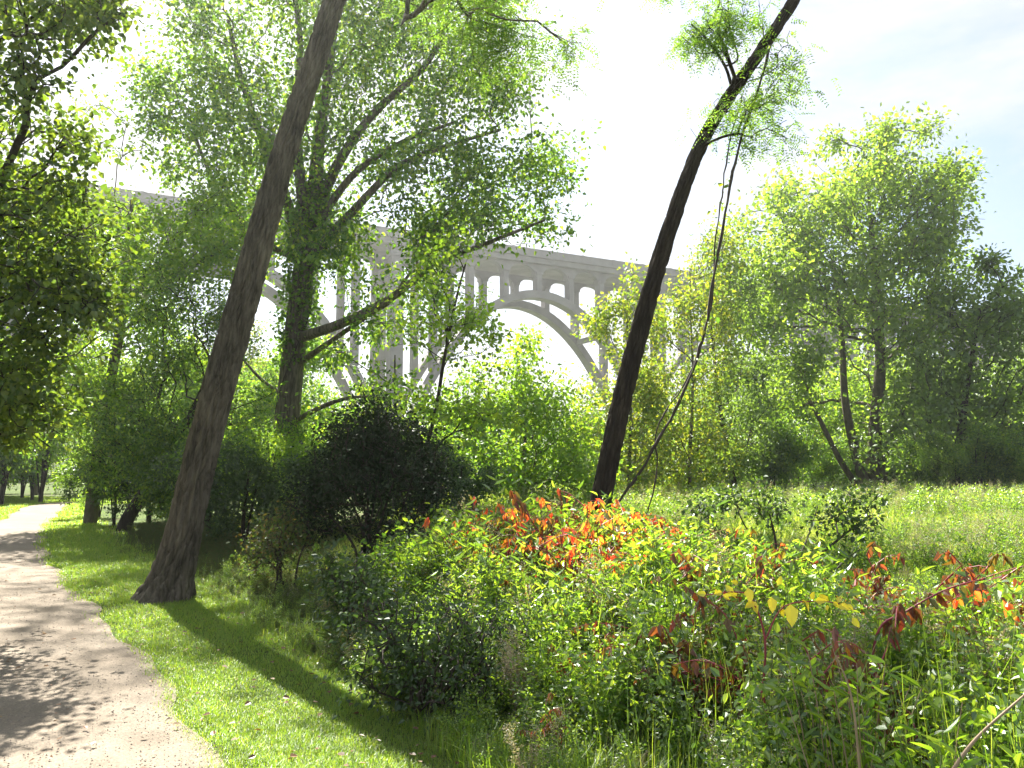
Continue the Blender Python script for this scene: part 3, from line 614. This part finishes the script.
protos = {
 'a': wild('small_tree', 'x', 10, 7.5, 900, M['leaf_mid'], M['bark_far'], .20, 7, .18, .12),
 'b': wild('small_tree', 'x', 11, 6.5, 900, M['leaf_fresh'], M['bark_far'], .20, 7, .16, .1, shape=.6),
 'c': wild('small_tree', 'x', 9, 8, 900, M['leaf_grey'], M['bark_far'], .20, 8, .16, .08, stemsn=3),
 'd': wild('small_tree', 'x', 12, 6, 800, M['leaf_yellow'], M['bark_pale'], .20, 6, .13, .15, stemsn=3),
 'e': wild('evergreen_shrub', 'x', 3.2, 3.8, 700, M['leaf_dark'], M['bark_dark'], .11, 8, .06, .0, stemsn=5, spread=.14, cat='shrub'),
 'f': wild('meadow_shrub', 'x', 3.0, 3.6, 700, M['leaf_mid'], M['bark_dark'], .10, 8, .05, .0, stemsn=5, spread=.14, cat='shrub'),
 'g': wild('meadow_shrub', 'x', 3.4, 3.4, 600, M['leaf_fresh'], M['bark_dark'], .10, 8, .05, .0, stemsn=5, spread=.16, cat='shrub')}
used = set()
def place(kind, x, y, s, label, group, name=None, cat=None):
    o = protos[kind]
    if kind in used: o = copy_tree(o)
    used.add(kind)
    o.location = (x, y, float(hill(x, y))-.05); o.rotation_euler = (0, 0, rnd()*6.28); s2 = s*(.9+.2*rnd()); o.scale = (s2, s2, s*(.92+.2*rnd()))
    o['label'] = label; o['group'] = group
    return o
KIND = dict(a='mid green', b='fresh green', c='grey-green bushy', d='yellow-green slim')
# low tree line seen beneath the bridge and behind the meadow
for Yb, n, smin, smax in ((54, 15, .55, .85), (74, 17, .7, 1.0), (104, 20, .75, 1.15)):
    for j in range(n):
        x = (-.50+1.2*(j+.5*rnd()+.2)/n)*Yb*1.04; y = Yb+gau()*3.5; pxx = 512+x/y*FOC
        if 395 < pxx < 440 or 560 < pxx < 625: s = smin*.8
        elif 300 < pxx < 560: s = smin*1.02
        else: s = smin+(smax-smin)*rnd()
        if pxx > 700: s *= 1.25
        k = 'abcd'[rng.integers(4)]
        place(k, x, y, s, KIND[k]+' tree of the low distant tree line beneath the bridge', GRP+' '+KIND[k])
# wooded hillside on the right, behind the end of the bridge
for j in range(46):
    x = 84+rnd()*75; y = 105+rnd()*110
    if abs(-(x+18)*.462+(y-141)*.887-5) < 13: continue
    k = 'acab'[rng.integers(4)]
    place(k, x, y, 1.0+.5*rnd(), KIND[k]+' tree on the wooded hillside at the bridge end', 'hillside trees '+KIND[k])
for j in range(22):
    x = -70-rnd()*60; y = 55+rnd()*80
    if abs(-(x+18)*.462+(y-141)*.887-5) < 13: continue
    k = 'abca'[rng.integers(4)]
    place(k, x, y, 1.1+.5*rnd(), KIND[k]+' tree on the far left slope under the bridge', 'left slope trees '+KIND[k])
o = copy_tree(protos['d']); o.location = (92, 141, float(hill(92, 141))); o.scale = (1.1, 1.1, 1.0); o['label'] = 'small orange-leaved tree on the hillside at the right edge'; o['group'] = ''
del o['group']
for c in o.children:
    if c.name.startswith('crown'):
        c.data = c.data.copy(); c.data.materials[0] = M['leaf_orange']
# trees and shrubs closing the far end of the path
for q in range(12):
    y = 40+rnd()*9; place('gf'[q % 2], -y*(.53+.013*q), y-4, 1.1+.5*rnd(), ['fresh green', 'mid green'][q % 2]+' shrub low beneath the trees at the end of the path', 'shrubs at the path end '+'gf'[q % 2])
pts_end = [(-30, 37, 'a', .9), (-34, 36, 'c', 1.0), (-41, 48, 'b', 1.3), (-45, 60, 'a', 1.4), (-33, 46, 'c', .9), (-29, 49, 'a', .85), (-25.5, 52, 'b', .8), (-21, 50, 'a', .8), (-37, 40, 'a', 1.0), (-31, 60, 'b', 1.1), (-24, 64, 'c', 1.2), (-38, 56, 'a', 1.2), (-17, 46, 'c', .75), (-15, 38, 'b', .7), (-27.5, 34, 'a', .9), (-24, 29, 'c', .6), (-12, 42, 'a', .9), (-19, 58, 'd', 1.0)]
for q, (x, y, k, s) in enumerate(pts_end):
    place(k, x, y, s, KIND[k]+' tree closing the view at the far end of the path', 'trees at the end of the path '+KIND[k])
# thicket between the left trunk and the big tree, and under the great right tree
def shrub_at(pxx, Y, k, s, label, group): 
    p = P(pxx, 500, Y); place(k, p[0], Y, s, label, group)
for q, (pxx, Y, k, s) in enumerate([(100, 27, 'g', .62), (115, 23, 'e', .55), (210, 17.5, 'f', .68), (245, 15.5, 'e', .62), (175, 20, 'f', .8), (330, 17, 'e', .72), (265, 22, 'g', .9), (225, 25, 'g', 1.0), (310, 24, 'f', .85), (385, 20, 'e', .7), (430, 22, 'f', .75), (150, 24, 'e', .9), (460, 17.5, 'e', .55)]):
    shrub_at(pxx, Y, k, s, {'e': 'dark green', 'f': 'mid green', 'g': 'sunlit fresh green'}[k]+' shrub of the thicket between the two big left trunks', 'thicket shrubs '+k)
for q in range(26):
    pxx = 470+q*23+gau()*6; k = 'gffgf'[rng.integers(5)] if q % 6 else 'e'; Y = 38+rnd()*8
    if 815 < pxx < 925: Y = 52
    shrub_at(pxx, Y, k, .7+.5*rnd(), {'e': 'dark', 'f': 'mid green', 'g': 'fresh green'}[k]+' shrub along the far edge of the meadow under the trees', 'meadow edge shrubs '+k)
for k in [k for k in protos if k not in used]: bpy.data.objects.remove(protos[k])

# ------------------------------------------------------------------ weeds
def stalk(h, lean=.12, n=7):
    a = rnd()*6.28; u = np.linspace(0, 1, n); c = np.array((math.cos(a), math.sin(a)))*lean*h*(.4+rnd())
    return np.stack([c[0]*u**1.8+gau()*.01*u, c[1]*u**1.8, h*(u-.12*lean*u*u)], 1)
def along(line, u):
    x = u*(len(line)-1); i = np.minimum(x.astype(int), len(line)-2); t = (x-i)[:, None]; return line[i]*(1-t)+line[i+1]*t
def weed(kind, h):
    """returns Geo with faces marked 0 stem, 1 leaf, 2 flower or seed"""
    g = Geo(); big = rng.choice([.05, .07, .08, .12]); ns = {'leafy': 5, 'aster': 5, 'lance': 6, 'low': 5, 'poke': 3, 'fern': 3}[kind]
    for _ in range(ns):
        hh = h*(.6+.4*rnd()); L = stalk(hh, {'low': .5, 'poke': .45, 'fern': .5}.get(kind, .2)); L = L+np.array((gau()*.06, gau()*.06, 0))
        r0 = {'poke': .009, 'lance': .004}.get(kind, .0035)
        v, f = tube(L, np.linspace(r0, r0*.35, len(L)), 4); g.add(v, f, 0)
        if kind == 'leafy':
            u = np.linspace(.12, 1, 15); p = along(L, u); a = np.arange(15)*2.4+rnd(); ax = np.stack([np.cos(a), np.sin(a), .15-.3*rnd(15)], 1)
            ln = big*(1.05-.6*u)*(.8+.5*rnd(15)); v, f = leaf_arrays(p, ax, np.array((0, 0, 1.))+gau(15, 3)*.3, ln, ln*.58, True); g.add(v, f, 1)
            for k in range(4):
                q = along(L, np.array([.35+.15*k]))[0]; d = norm(np.array((gau(), gau(), 1.1)))*.2*h; B = np.linspace(q, q+d, 4); v, f = tube(B, np.linspace(.002, .001, 4), 3); g.add(v, f, 0)
                v, f = scatter_leaves(B[1:], .048, .02, 4, .1, .55, True); g.add(v, f, 1)
        elif kind == 'aster':
            u = np.linspace(.1, .95, 30); p = along(L, u); a = np.arange(30)*2.4; ax = np.stack([np.cos(a), np.sin(a), .35+0*a], 1)
            ln = .085*(1.1-.6*u); v, f = leaf_arrays(p, ax, np.array((0, 0, 1.))+gau(30, 3)*.2, ln, ln*.2, True); g.add(v, f, 1)
            for k in range(6):
                q = along(L, np.array([.72+.05*k]))[0]; d = norm(np.array((gau(), gau(), .7)))*.09; B = np.linspace(q, q+d, 3); v, f = tube(B, np.full(3, .0012), 3); g.add(v, f, 0)
                v, f = scatter_leaves(B, .015, .014, 7, .0, .7); g.add(v, f, 2)
        elif kind == 'lance':
            u = np.linspace(.05, 1, 11); p = along(L, u); a = np.arange(11)*2.1+rnd(); ax = np.stack([np.cos(a), np.sin(a), .9-.9*u], 1)
            ln = .095*(.5+.6*rnd(11)); ax[:, 2] += .5; v, f = leaf_arrays(p, ax, gau(11, 3)+np.array((0, 0, .5)), ln, ln*.2, True); g.add(v, f, 1)
        elif kind == 'low':
            u = np.linspace(.3, 1, 6); p = along(L, u); v, f = scatter_leaves(p, .05, .05, 6, .1, .65, True, 1.4); g.add(v, f, 1)
        elif kind == 'fern':
            u = np.linspace(.15, 1, 22)
            for s in (-1, 1):
                p = along(L, u); t = norm(L[-1]-L[0]); sd_ = norm(np.cross(t, (0, 0, 1.))); ax = sd_[None]*s+t*.3+gau(22, 3)*.1
                ln = .10*np.sin(np.pi*(.15+.8*u)); v, f = leaf_arrays(p, ax, np.array((0, 0, 1.))+gau(22, 3)*.2, ln, ln*.3, True); g.add(v, f, 1)
        elif kind == 'poke':
            for k in range(6):
                q = along(L, np.array([.5+.1*k]))[0]; d = np.array((gau()*.16, gau()*.16, .10))*(h); B = smoothpoly([q, q+d*.6+(0, 0, .03), q+d-(0, 0, .02)], 6); v, f = tube(B, np.linspace(.004, .0015, 6), 4); g.add(v, f, 0)
                pp = np.repeat(B[1:], 2, 0)+gau(10, 3)*.012; n = len(pp); ax = gau(n, 3)*.35+np.array((0, 0, -1.)); ln = .075*(.5+.8*rnd(n))
                v, f = leaf_arrays(pp, ax, gau(n, 3), ln, ln*.36, True); g.add(v, f, 1)
    return g.arr()
def tile(templates, locs, scl, yaw, tilt=.1):
    """many plants of a mass in one mesh"""
    g = Geo(); tid = rng.integers(len(templates), size=len(locs))
    for t, (v, f, m) in enumerate(templates):
        k = np.where(tid == t)[0]
        if len(k) == 0: continue
        c, s = np.cos(yaw[k])[:, None], np.sin(yaw[k])[:, None]; tx = gau(len(k), 2)*tilt
        x = v[None, :, 0]*c-v[None, :, 1]*s; y = v[None, :, 0]*s+v[None, :, 1]*c; z = np.broadcast_to(v[None, :, 2], x.shape)
        x = x+z*tx[:, :1]; y = y+z*tx[:, 1:]
        V = np.stack([x, y, z], -1)*scl[k][:, None, None]+locs[k][:, None]
        F = (np.arange(len(k))*len(v))[:, None, None]+f[None]
        g.add(V.reshape(-1, 3), F.reshape(-1, 4)); g.M[-1] = np.tile(m, len(k))
    return g
# boundary of the weeds: along the mown strip
bl = np.array([G(*q)[:2] for q in [(560, 860), (470, 768), (400, 712), (300, 655), (215, 603), (150, 570), (100, 545), (82, 522), (82, 508)]])
def right_of_strip(x, y):
    o = np.argsort(bl[:, 1]); return x-np.interp(y, bl[o, 1], bl[o, 0])
def wheight(x, y):
    """height of the weeds over the ground"""
    h = .30+.62*sstep(.1, 1.6, right_of_strip(x, y))
    h = h+.14*np.exp(-((x-.9)**2/1.6+(y-8.2)**2/3.2))+.12*np.sin(x*2.1+1)*np.sin(y*1.7)
    h = h*(1-.35*sstep(8.3, 11, y)*(x > 1.5))*(1-.48*sstep(1.7, 3.0, x)*sstep(4.5, 6.3, y))*(1-.25*sstep(4, 2.6, y))
    return np.clip(h*(1-.45*((x < -1.2) & (y > 7))), .15, 1.35)
def spots(n, x0, x1, y0, y1, cond=None):
    x = x0+(x1-x0)*rnd(n); y = y0+(y1-y0)*rnd(n); ok = (np.abs(x) < .70*y+1.2)
    ok &= right_of_strip(x, y) > .05*gau(n)
    for b in (b1, b2, b3, b5): ok &= np.hypot(x-b[0], y-b[1]) > .4
    if cond is not None: ok &= cond(x, y)
    return x[ok], y[ok]
def mass(name, kinds, n, area, mats, cond=None, hs=1.0):
    T = [weed(k, 1.0) for k in kinds for _ in range(5)]; x, y = spots(n, *area, cond)
    h = wheight(x, y)*hs*(.38+.80*rnd(len(x)))*(1+.22*np.sin(x*4.7+2)*np.sin(y*3.9)); g = tile(T, np.stack([x, y, hill(x, y)-.02], 1), h, rnd(len(x))*6.28)
    # foliage and stems of one mass stay one object
    o = geo_obj(name, g, mats); tag(o, kind='stuff'); return o
clump = lambda fx, fy, ph, th: (lambda x, y: np.sin(x*fx+ph)*np.sin(y*fy+ph*2)+.35*gau(len(x)) > th)
A1 = (-6, 9, 2.0, 12)
tag(mass('weeds', ['leafy'], 5000, A1, [M['stem_green'], M['leaf_weed'], M['leaf_seed']], clump(1.3, 1.6, .4, -.5)), 'knee to waist high broad-leaved green weeds filling the right foreground', 'weeds')
tag(mass('weeds', ['aster'], 2300, A1, [M['stem_green'], M['leaf_fresh'], M['leaf_seed']], clump(1.7, 1.2, 2, -.3)), 'narrow-leaved weeds with fluffy whitish seed heads mixed through the foreground', 'weeds')
tag(mass('weeds', ['lance', 'leafy', 'leafy'], 4200, (-1, 9, 2.0, 11), [M['stem_green'], M['leaf_fresh'], M['leaf_seed']], clump(1.1, 1.9, 3.3, -.3)), 'lime green long-leaved weeds catching the sun in the foreground', 'weeds')
tag(mass('weeds', ['low'], 5500, (-7, 9, 2.0, 13), [M['stem_green'], M['leaf_weed'], M['leaf_seed']], None, .55), 'low leafy cover under the taller weeds beside the mown strip', 'weeds')
tag(mass('weeds', ['poke'], 700, (0, 8, 3.5, 9.5), [M['stem_red'], M['leaf_maroon'], M['leaf_red']], clump(.9, .8, .2, .0), 1.0), 'dull red and maroon stems and leaves low among the green weeds', 'weeds')

tag(mass('weeds', ['aster'], 220, (-.6, 8, 2.6, 10), [M['stem_dry'], M['leaf_seed'], M['leaf_seed']], None, 1.12), 'dead tan stalks with seed heads poking out above the green weeds', 'weeds')
tag(mass('weeds', ['lance'], 900, (-.6, 2.6, 5.5, 9.2), [M['stem_green'], M['leaf_weed'], M['leaf_seed']], None, 1.1), 'tall stalky weeds with narrow upright leaves in front of the dark leaning trunk', 'weeds')
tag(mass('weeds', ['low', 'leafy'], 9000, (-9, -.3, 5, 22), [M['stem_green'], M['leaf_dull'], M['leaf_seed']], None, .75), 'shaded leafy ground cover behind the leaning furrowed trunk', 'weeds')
# single plants one can point at
def plant(name, label, kind, px_, py_, Y, mats, cat='weed', n=3, group=None, widen=1.0):
    t = P(px_, py_-(6 if kind == 'poke' else 0), Y); h = max(.35, t[2])*(1.12 if kind == 'poke' else 1); g0 = Geo(); g1 = Geo(); g2 = Geo()
    for _ in range(n):
        v, f, m = weed(kind, h*(.85+.2*rnd())); v = v*np.array((widen, widen, 1))+np.array((gau()*.06, gau()*.06, 0))
        for gg, k in ((g0, 0), (g1, 1), (g2, 2)):
            if (m == k).any(): gg.add(v, f[m == k])
    e = empty(name, (t[0], Y, 0)); tag(e, label, cat, group)
    geo_obj('stem', g0, [mats[0]], e, True); geo_obj('foliage', g1, [mats[1]], e)
    if g2.n: geo_obj('seed_heads', g2, [mats[2]], e)
    return e
RED = [M['stem_red'], M['leaf_red']]; MAR = [M['stem_red'], M['leaf_maroon']]
for a in [('leftmost bright red-leaved plant above the green weeds, near the black bush', 508, 515, 8.2, RED), ('orange-red plant halfway between the black bush and the dark leaning trunk', 545, 503, 8.2, RED),
          ('tall red-orange plant just left of the foot of the dark leaning trunk', 575, 512, 8.0, RED), ('red plant right behind the foot of the dark leaning trunk', 632, 515, 8.2, RED),
          ('orange and yellow drooping plant in front of the dark leaning trunk', 612, 548, 7.0, RED), ('wide rusty orange plant right of the dark leaning trunk', 652, 545, 7.0, RED),
          ('rusty red plant between the dark leaning trunk and the bare shrub', 682, 560, 6.6, MAR), ('maroon drooping plant beside the bare shrub on its left', 712, 572, 6.3, MAR),
          ('tall maroon plant with hanging leaves right of the bare shrub', 890, 545, 6.2, MAR), ('reddish plant with drooping dark leaves behind the magenta arching stem', 925, 560, 6.0, MAR),
          ('dull maroon plant low under the hanging vines', 690, 610, 5.2, MAR), ('reddish drooping plant at the far right edge of the weeds', 1000, 580, 5.4, MAR),
          ('dark red plant low in front of the dark trunk foot', 600, 600, 6.0, MAR), ('maroon plant half sunk in green weeds left of the yellow leaves', 735, 640, 4.6, MAR)]:
    plant('red_weed', a[0], 'poke', a[1], a[2], a[3], a[4], n=2 if a[4] is MAR else 5, widen=1.25)
plant('leafy_weed', 'lime green tall plant with long narrow leaves in the right foreground', 'lance', 845, 640, 3.3, [M['stem_dry'], M['leaf_fresh']], n=5)
plant('leafy_weed', 'bright yellow-green plant in the bottom right corner', 'lance', 930, 700, 2.9, [M['stem_green'], M['leaf_fresh']], n=4)
plant('ferny_weed', 'pale grey-green arching plant with feathered leaves in front of the black bush', 'fern', 400, 615, 6.0, [M['stem_green'], M['leaf_grey']], n=6, widen=1.5)
plant('ferny_weed', 'green feathery plant in the shade right of the pale feathered one', 'fern', 455, 600, 6.4, [M['stem_green'], M['leaf_weed']], n=6, widen=1.5)
for k, (a, b, Y, w) in enumerate([(345, 575, 7.5, 'in the shade left of the feathered plant'), (740, 560, 6.2, 'against the bare shrub'), (560, 590, 6.2, 'below the leftmost red plants'), (800, 640, 4.0, 'under the yellow leaves'),
                                  (960, 620, 4.6, 'below the magenta arching stem'), (660, 640, 4.6, 'in the middle of the weeds'), (870, 600, 5.0, 'right of the yellow leaves'), (520, 640, 5.2, 'at the dark lower middle of the weeds')]):
    plant('seedhead_weed', 'weed with fluffy whitish seed heads '+w, 'aster', a, b, Y, [M['stem_green'], M['leaf_grey'], M['leaf_seed']], n=4)
# young shrubs in the weeds
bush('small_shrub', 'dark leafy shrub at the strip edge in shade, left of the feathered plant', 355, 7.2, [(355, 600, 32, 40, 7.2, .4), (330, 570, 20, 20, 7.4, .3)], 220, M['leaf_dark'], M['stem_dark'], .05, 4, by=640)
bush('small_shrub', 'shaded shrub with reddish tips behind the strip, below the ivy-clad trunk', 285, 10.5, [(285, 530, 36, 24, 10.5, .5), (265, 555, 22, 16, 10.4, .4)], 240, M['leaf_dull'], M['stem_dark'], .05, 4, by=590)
bush('small_shrub', 'mid green waist high shrub between the black bush and the red plants', 470, 8.6, [(470, 550, 30, 30, 8.6, .4), (440, 580, 34, 28, 8.4, .4), (400, 560, 34, 22, 8.6, .4)], 420, M['leaf_mid'], M['stem_dark'], .055, 5, by=620)
bush('small_shrub', 'low shrub with leaf colour darkened for shade at the foot of the weeds in the bottom middle', 440, 5.4, [(430, 650, 60, 46, 5.4, .5), (480, 690, 44, 40, 5.2, .4), (390, 620, 30, 24, 5.8, .3), (500, 640, 30, 30, 5.6, .4), (455, 605, 20, 16, 5.7, .3, .5)], 520, M['leaf_dark'], M['stem_dark'], .040, 5, by=720, nst=9, spread=.13)  # darker leaf material stands in for shade that no tree casts here
# arching magenta stems and the yellow leaves
def arch(label, pts, Y, r, m, leafm, n, ls, hang=True, name='arching_stem'):
    L = smoothpoly(px(pts, Y), 30); c = L[0].copy(); e = empty(name, c); tag(e, label, 'plant stem'); v, f = tube(L, np.linspace(r, r*.4, 30), 7)
    geo_obj('stem', Geo().add(v, f), [m], e, True, c)
    if n:
        p = along(L, np.sort(.25+.75*rnd(n))); ax = gau(n, 3)*.4+np.array((0, 0, -1. if hang else .2)); ln = ls*(.5+.7*rnd(n))
        nr = gau(n, 3)*.5+np.array((0, -1, .2)); v, f = leaf_arrays(p, ax, nr, ln, ln*.5, True); geo_obj('foliage', Geo().add(v, f), [leafm], e, False, c)
arch('magenta stem arching up to the right through the weeds', [(868, 700), (878, 632), (905, 612), (945, 590), (985, 578)], 4.4, .008, M['stem_red'], M['leaf_maroon'], 26, .09)
arch('shorter magenta stem with red drooping leaves by the right edge', [(1040, 700), (1020, 620), (985, 590), (950, 600)], 4.8, .006, M['stem_red'], M['leaf_red'], 22, .08)
arch('thin red stem leaning left among the weeds below the vines', [(740, 720), (742, 660), (725, 615), (690, 590), (670, 575)], 4.6, .005, M['stem_red'], M['leaf_maroon'], 20, .08)
L0 = [(762, 700), (765, 640), (752, 600), (735, 592), (700, 596)]
L = smoothpoly(px(L0, 3.7), 24); c = L[0].copy(); e = empty('yellow_leaved_weed', c); tag(e, 'plant with a few big glowing yellow leaves on a red stem above the weeds', 'plant')
v, f = tube(L, np.linspace(.006, .002, 24), 6); sg = Geo().add(v, f); L2 = smoothpoly(px([(765, 640), (785, 606), (830, 602), (856, 610)], 3.7), 16); v, f = tube(L2, np.linspace(.004, .002, 16), 6); sg.add(v, f)
geo_obj('stem', sg, [M['stem_red']], e, True, c)
yl = [(748, 588, .065, (.1, -.3, -1)), (771, 597, .07, (0, -.3, -1)), (790, 604, .10, (0, -.25, -1)), (722, 592, .04, (-1, -.2, -.2)), (706, 594, .045, (-1, -.2, .1)), (840, 604, .05, (.8, -.2, -.5)), (815, 601, .05, (.9, -.3, .1)), (738, 583, .04, (-.8, -.4, .2)), (778, 585, .045, (.3, -.3, 1)), (852, 618, .05, (.6, -.3, -.9))]
pp = np.array([P(a, b, 3.66) for a, b, *_ in yl]); v, f = leaf_arrays(pp, np.array([q[3] for q in yl], float), np.array([(.2*gau(), -1, .25) for _ in yl]), np.array([q[2] for q in yl]), np.array([q[2]*.62 for q in yl]), True)
yg = Geo().add(v, f)
qq = np.concatenate([along(L, .45+.5*rnd(12)), along(L2, .2+.75*rnd(12))]); nq = len(qq); ln = .025+.03*rnd(nq)
v, f = leaf_arrays(qq+gau(nq, 3)*.008, gau(nq, 3)*.7+np.array((0, -.2, -.5)), gau(nq, 3)*.5+np.array((0, -.8, .3)), ln, ln*.6, True); yg.add(v, f)
geo_obj('foliage', yg, [M['leaf_gold']], e, False, c)
for lab, pts, Y, r, m in [('pale dry broken stalk slanting up through the lime green plant', [(862, 790), (852, 700), (836, 655)], 3.0, .006, M['stem_dry']), ('pinkish dry stalk lying slanted in the bottom right corner', [(940, 790), (975, 740), (1030, 690)], 2.8, .008, M['stem_dry']),
                          ('short upright reddish stub among the weeds right of middle', [(768, 730), (765, 705), (761, 686)], 3.8, .008, M['stem_red']), ('tan bent stalk pointing right beside the reddish stub', [(735, 705), (750, 695), (775, 688)], 3.9, .005, M['stem_dry'])]:
    arch(lab, pts, Y, r, m, None, 0, 0, name='dry_stalk')

# ------------------------------------------------------------------ grasses
def blades(x, y, h, w, bend=.4):
    n = len(x); a = rnd(n)*6.28; dx, dy = np.cos(a), np.sin(a); b = rnd(n)*bend+.05; sx, sy = -dy*w/2, dx*w/2; z = hill(x, y)-.01
    mid = np.stack([x+dx*h*b*.35, y+dy*h*b*.35, z+h*.6], 1); tip = np.stack([x+dx*h*b, y+dy*h*b, z+h*(1-.3*b)], 1); base = np.stack([x, y, z], 1); s = np.stack([sx, sy, 0*x], 1)
    v = np.stack([base-s, base+s, mid+s*.8, mid-s*.8, tip+s*.12, tip-s*.12], 1); f = (np.arange(n)*6)[:, None, None]+np.array([(0, 1, 2, 3), (3, 2, 4, 5)])[None]
    return v.reshape(-1, 3), f.reshape(-1, 4)
def sample_view(n, y0, y1, pw=1.0, xl=-.72, xr=.72):
    y = y0*(y1/y0)**(rnd(n)**pw); x = y*(xl+(xr-xl)*rnd(n)); return x, y
x, y = sample_view(620000, 3.2, 46, .9, -.72, .05)
rs = right_of_strip(x, y); ok = (rs < .35+.25*gau(len(x))) & ~on_path(x, y, .07*gau(len(x))+.05*np.sin(x*9+y*5))
x, y = x[ok], y[ok]; cl = .5+.5*np.sin(x*3.1+np.sin(y*2.3))*np.sin(y*2.7+1); h = (.025+.035*cl+.03*rnd(len(x)))*np.clip(y/9, .8, 1.6)
v, f = blades(x, y, h, .0035*np.clip(y/5, .9, 4)*(.7+.6*rnd(len(x))), 1.1)
tag(put('short_grass', mesh('short_grass', v, f, None, [M['blade']])), 'short sunlit mown grass between the path and the weeds', 'grass', kind='stuff')
# taller grass at the foot of the weeds
x, y = sample_view(90000, 3.0, 22, .9, -.72, .72); rs = right_of_strip(x, y); ok = (rs > -.1) & (rs < 12) & ((x > -.8) | (rnd(len(x)) < .35))
x, y = x[ok], y[ok]; cl = np.clip(.5+.5*np.sin(x*1.7+y)*np.sin(y*1.3), .1, 1)
v, f = blades(x, y, (.10+.22*cl)*np.where(x < -.6, .5, 1)*(.6+.6*rnd(len(x))), .006*np.clip(y/6, .8, 3), .8)
tag(put('long_grass', mesh('long_grass', v, f, None, [M['blade']])), 'long loose grass growing among the weeds', 'grass', kind='stuff')
x, y = sample_view(3500, 2.6, 12, .9, -.3, .74); ok = (right_of_strip(x, y) > .5) & (x > -.4); x, y = x[ok], y[ok]; hh = wheight(x, y)
v, f = blades(x, y, hh*(.75+.5*rnd(len(x))), .0045*(.7+.8*rnd(len(x))), .35)
tag(put('tall_grass', mesh('tall_grass', v, f, None, [M['blade']])), 'thin upright grass blades standing up through the weeds', 'grass', kind='stuff')
x, y = sample_view(330000, 10.5, 56, 1.0, -.62, .74); ok = (right_of_strip(x, y) > .3) & (x > -.10*y-1.5)
x, y = x[ok], y[ok]; cl = np.clip(.55+.35*np.sin(x*.55+np.sin(y*.4))*np.sin(y*.33+2)+.25*np.sin(x*1.9)*np.sin(y*1.1), .12, 1.2)
v, f = blades(x, y, (.18+.42*cl)*(.55+.6*rnd(len(x))), .008*np.clip(y/12, 1, 3.6), .7)
tag(put('meadow_grass', mesh('meadow_grass', v, f, None, [M['blade_meadow']])), 'tall pale green grass of the open sunlit meadow', 'grass', kind='stuff')
T = [weed(k, 1.0) for k in ('aster', 'leafy', 'lance') for _ in range(2)]
def meadow_mass(n, xl, xr, y0, y1, hs, mats, label):
    x, y = sample_view(n, y0, y1, 1, xl, xr); cl = np.sin(x*.7+1)*np.sin(y*.5)+.4*gau(len(x)) > -.1; x, y = x[cl], y[cl]
    g = tile(T, np.stack([x, y, hill(x, y)], 1), hs*(.6+.5*rnd(len(x))), rnd(len(x))*6.28); o = geo_obj('meadow_weeds', g, mats); tag(o, label, 'weeds', kind='stuff')
meadow_mass(1900, -.1, .72, 10.5, 26, .85, [M['stem_green'], M['leaf_mid'], M['leaf_seed']], 'scattered leafy weeds standing in the near half of the meadow')
meadow_mass(2600, .0, .72, 22, 44, 1.2, [M['stem_green'], M['leaf_weed'], M['leaf_seed']], 'tall pale herbs along the far side of the meadow')

# fallen leaves and small stones on path and strip
x, y = sample_view(1000, 3.4, 18, .8, -.72, .0); ok = right_of_strip(x, y) < .5; x, y = x[ok], y[ok]; n = len(x); onp = on_path(x, y)
keep = ~onp | (rnd(n) < .6); x, y, onp = x[keep], y[keep], onp[keep]; n = len(x)
p = np.stack([x, y, np.where(onp, .045, .05)+hill(x, y)], 1); a = rnd(n)*6.28; ln = .02+.035*rnd(n)
v, f = leaf_arrays(p, np.stack([np.cos(a), np.sin(a), gau(n)*.12], 1), np.array((0, 0, 1.))+gau(n, 3)*.22, ln, ln*.7, True)
tag(put('fallen_leaves', mesh('fallen_leaves', v, f, None, [M['leaf_dry']])), 'dry brown leaves scattered on the path and the mown grass', 'fallen leaves', kind='stuff')
x, y = sample_view(22000, 3.4, 16, .8, -.72, .0); ok = on_path(x, y, -.05); x, y = x[ok], y[ok]; n = len(x); r = .002+.006*rnd(n)**3
oc = np.array([(1, 0, 0), (0, 1, 0), (-1, 0, 0), (0, -1, 0), (0, 0, 1)]); V = np.stack([x, y, np.full(n, .036)+hill(x, y)], 1)[:, None]+oc[None]*r[:, None, None]*(.7+.6*rnd(n, 5, 1))
F = (np.arange(n)*5)[:, None, None]+np.array([(0, 1, 4, 4), (1, 2, 4, 4), (2, 3, 4, 4), (3, 0, 4, 4)])[None]
me = mesh('gravel', V.reshape(-1, 3), F.reshape(-1, 4)[:, :3], None, [plain('gravel_stone', (.22, .19, .16), .9, .3, 60)])
tag(put('gravel', me), 'small loose stones on the path', 'gravel', kind='stuff')

# ------------------------------------------------------------------ air
g = Geo(); box(g, -1200, 1200, -100, 1900, -12, 75)
m, nt, out = mat('haze_air'); v = nt.nodes.new('ShaderNodeVolumePrincipled'); v.inputs['Color'].default_value = (.95, .97, 1, 1)
v.inputs['Density'].default_value = .0005; v.inputs['Anisotropy'].default_value = .65; nt.links.new(v.outputs[0], out.inputs['Volume'])
hz = geo_obj('haze', g, [m]); tag(hz, kind='stuff')
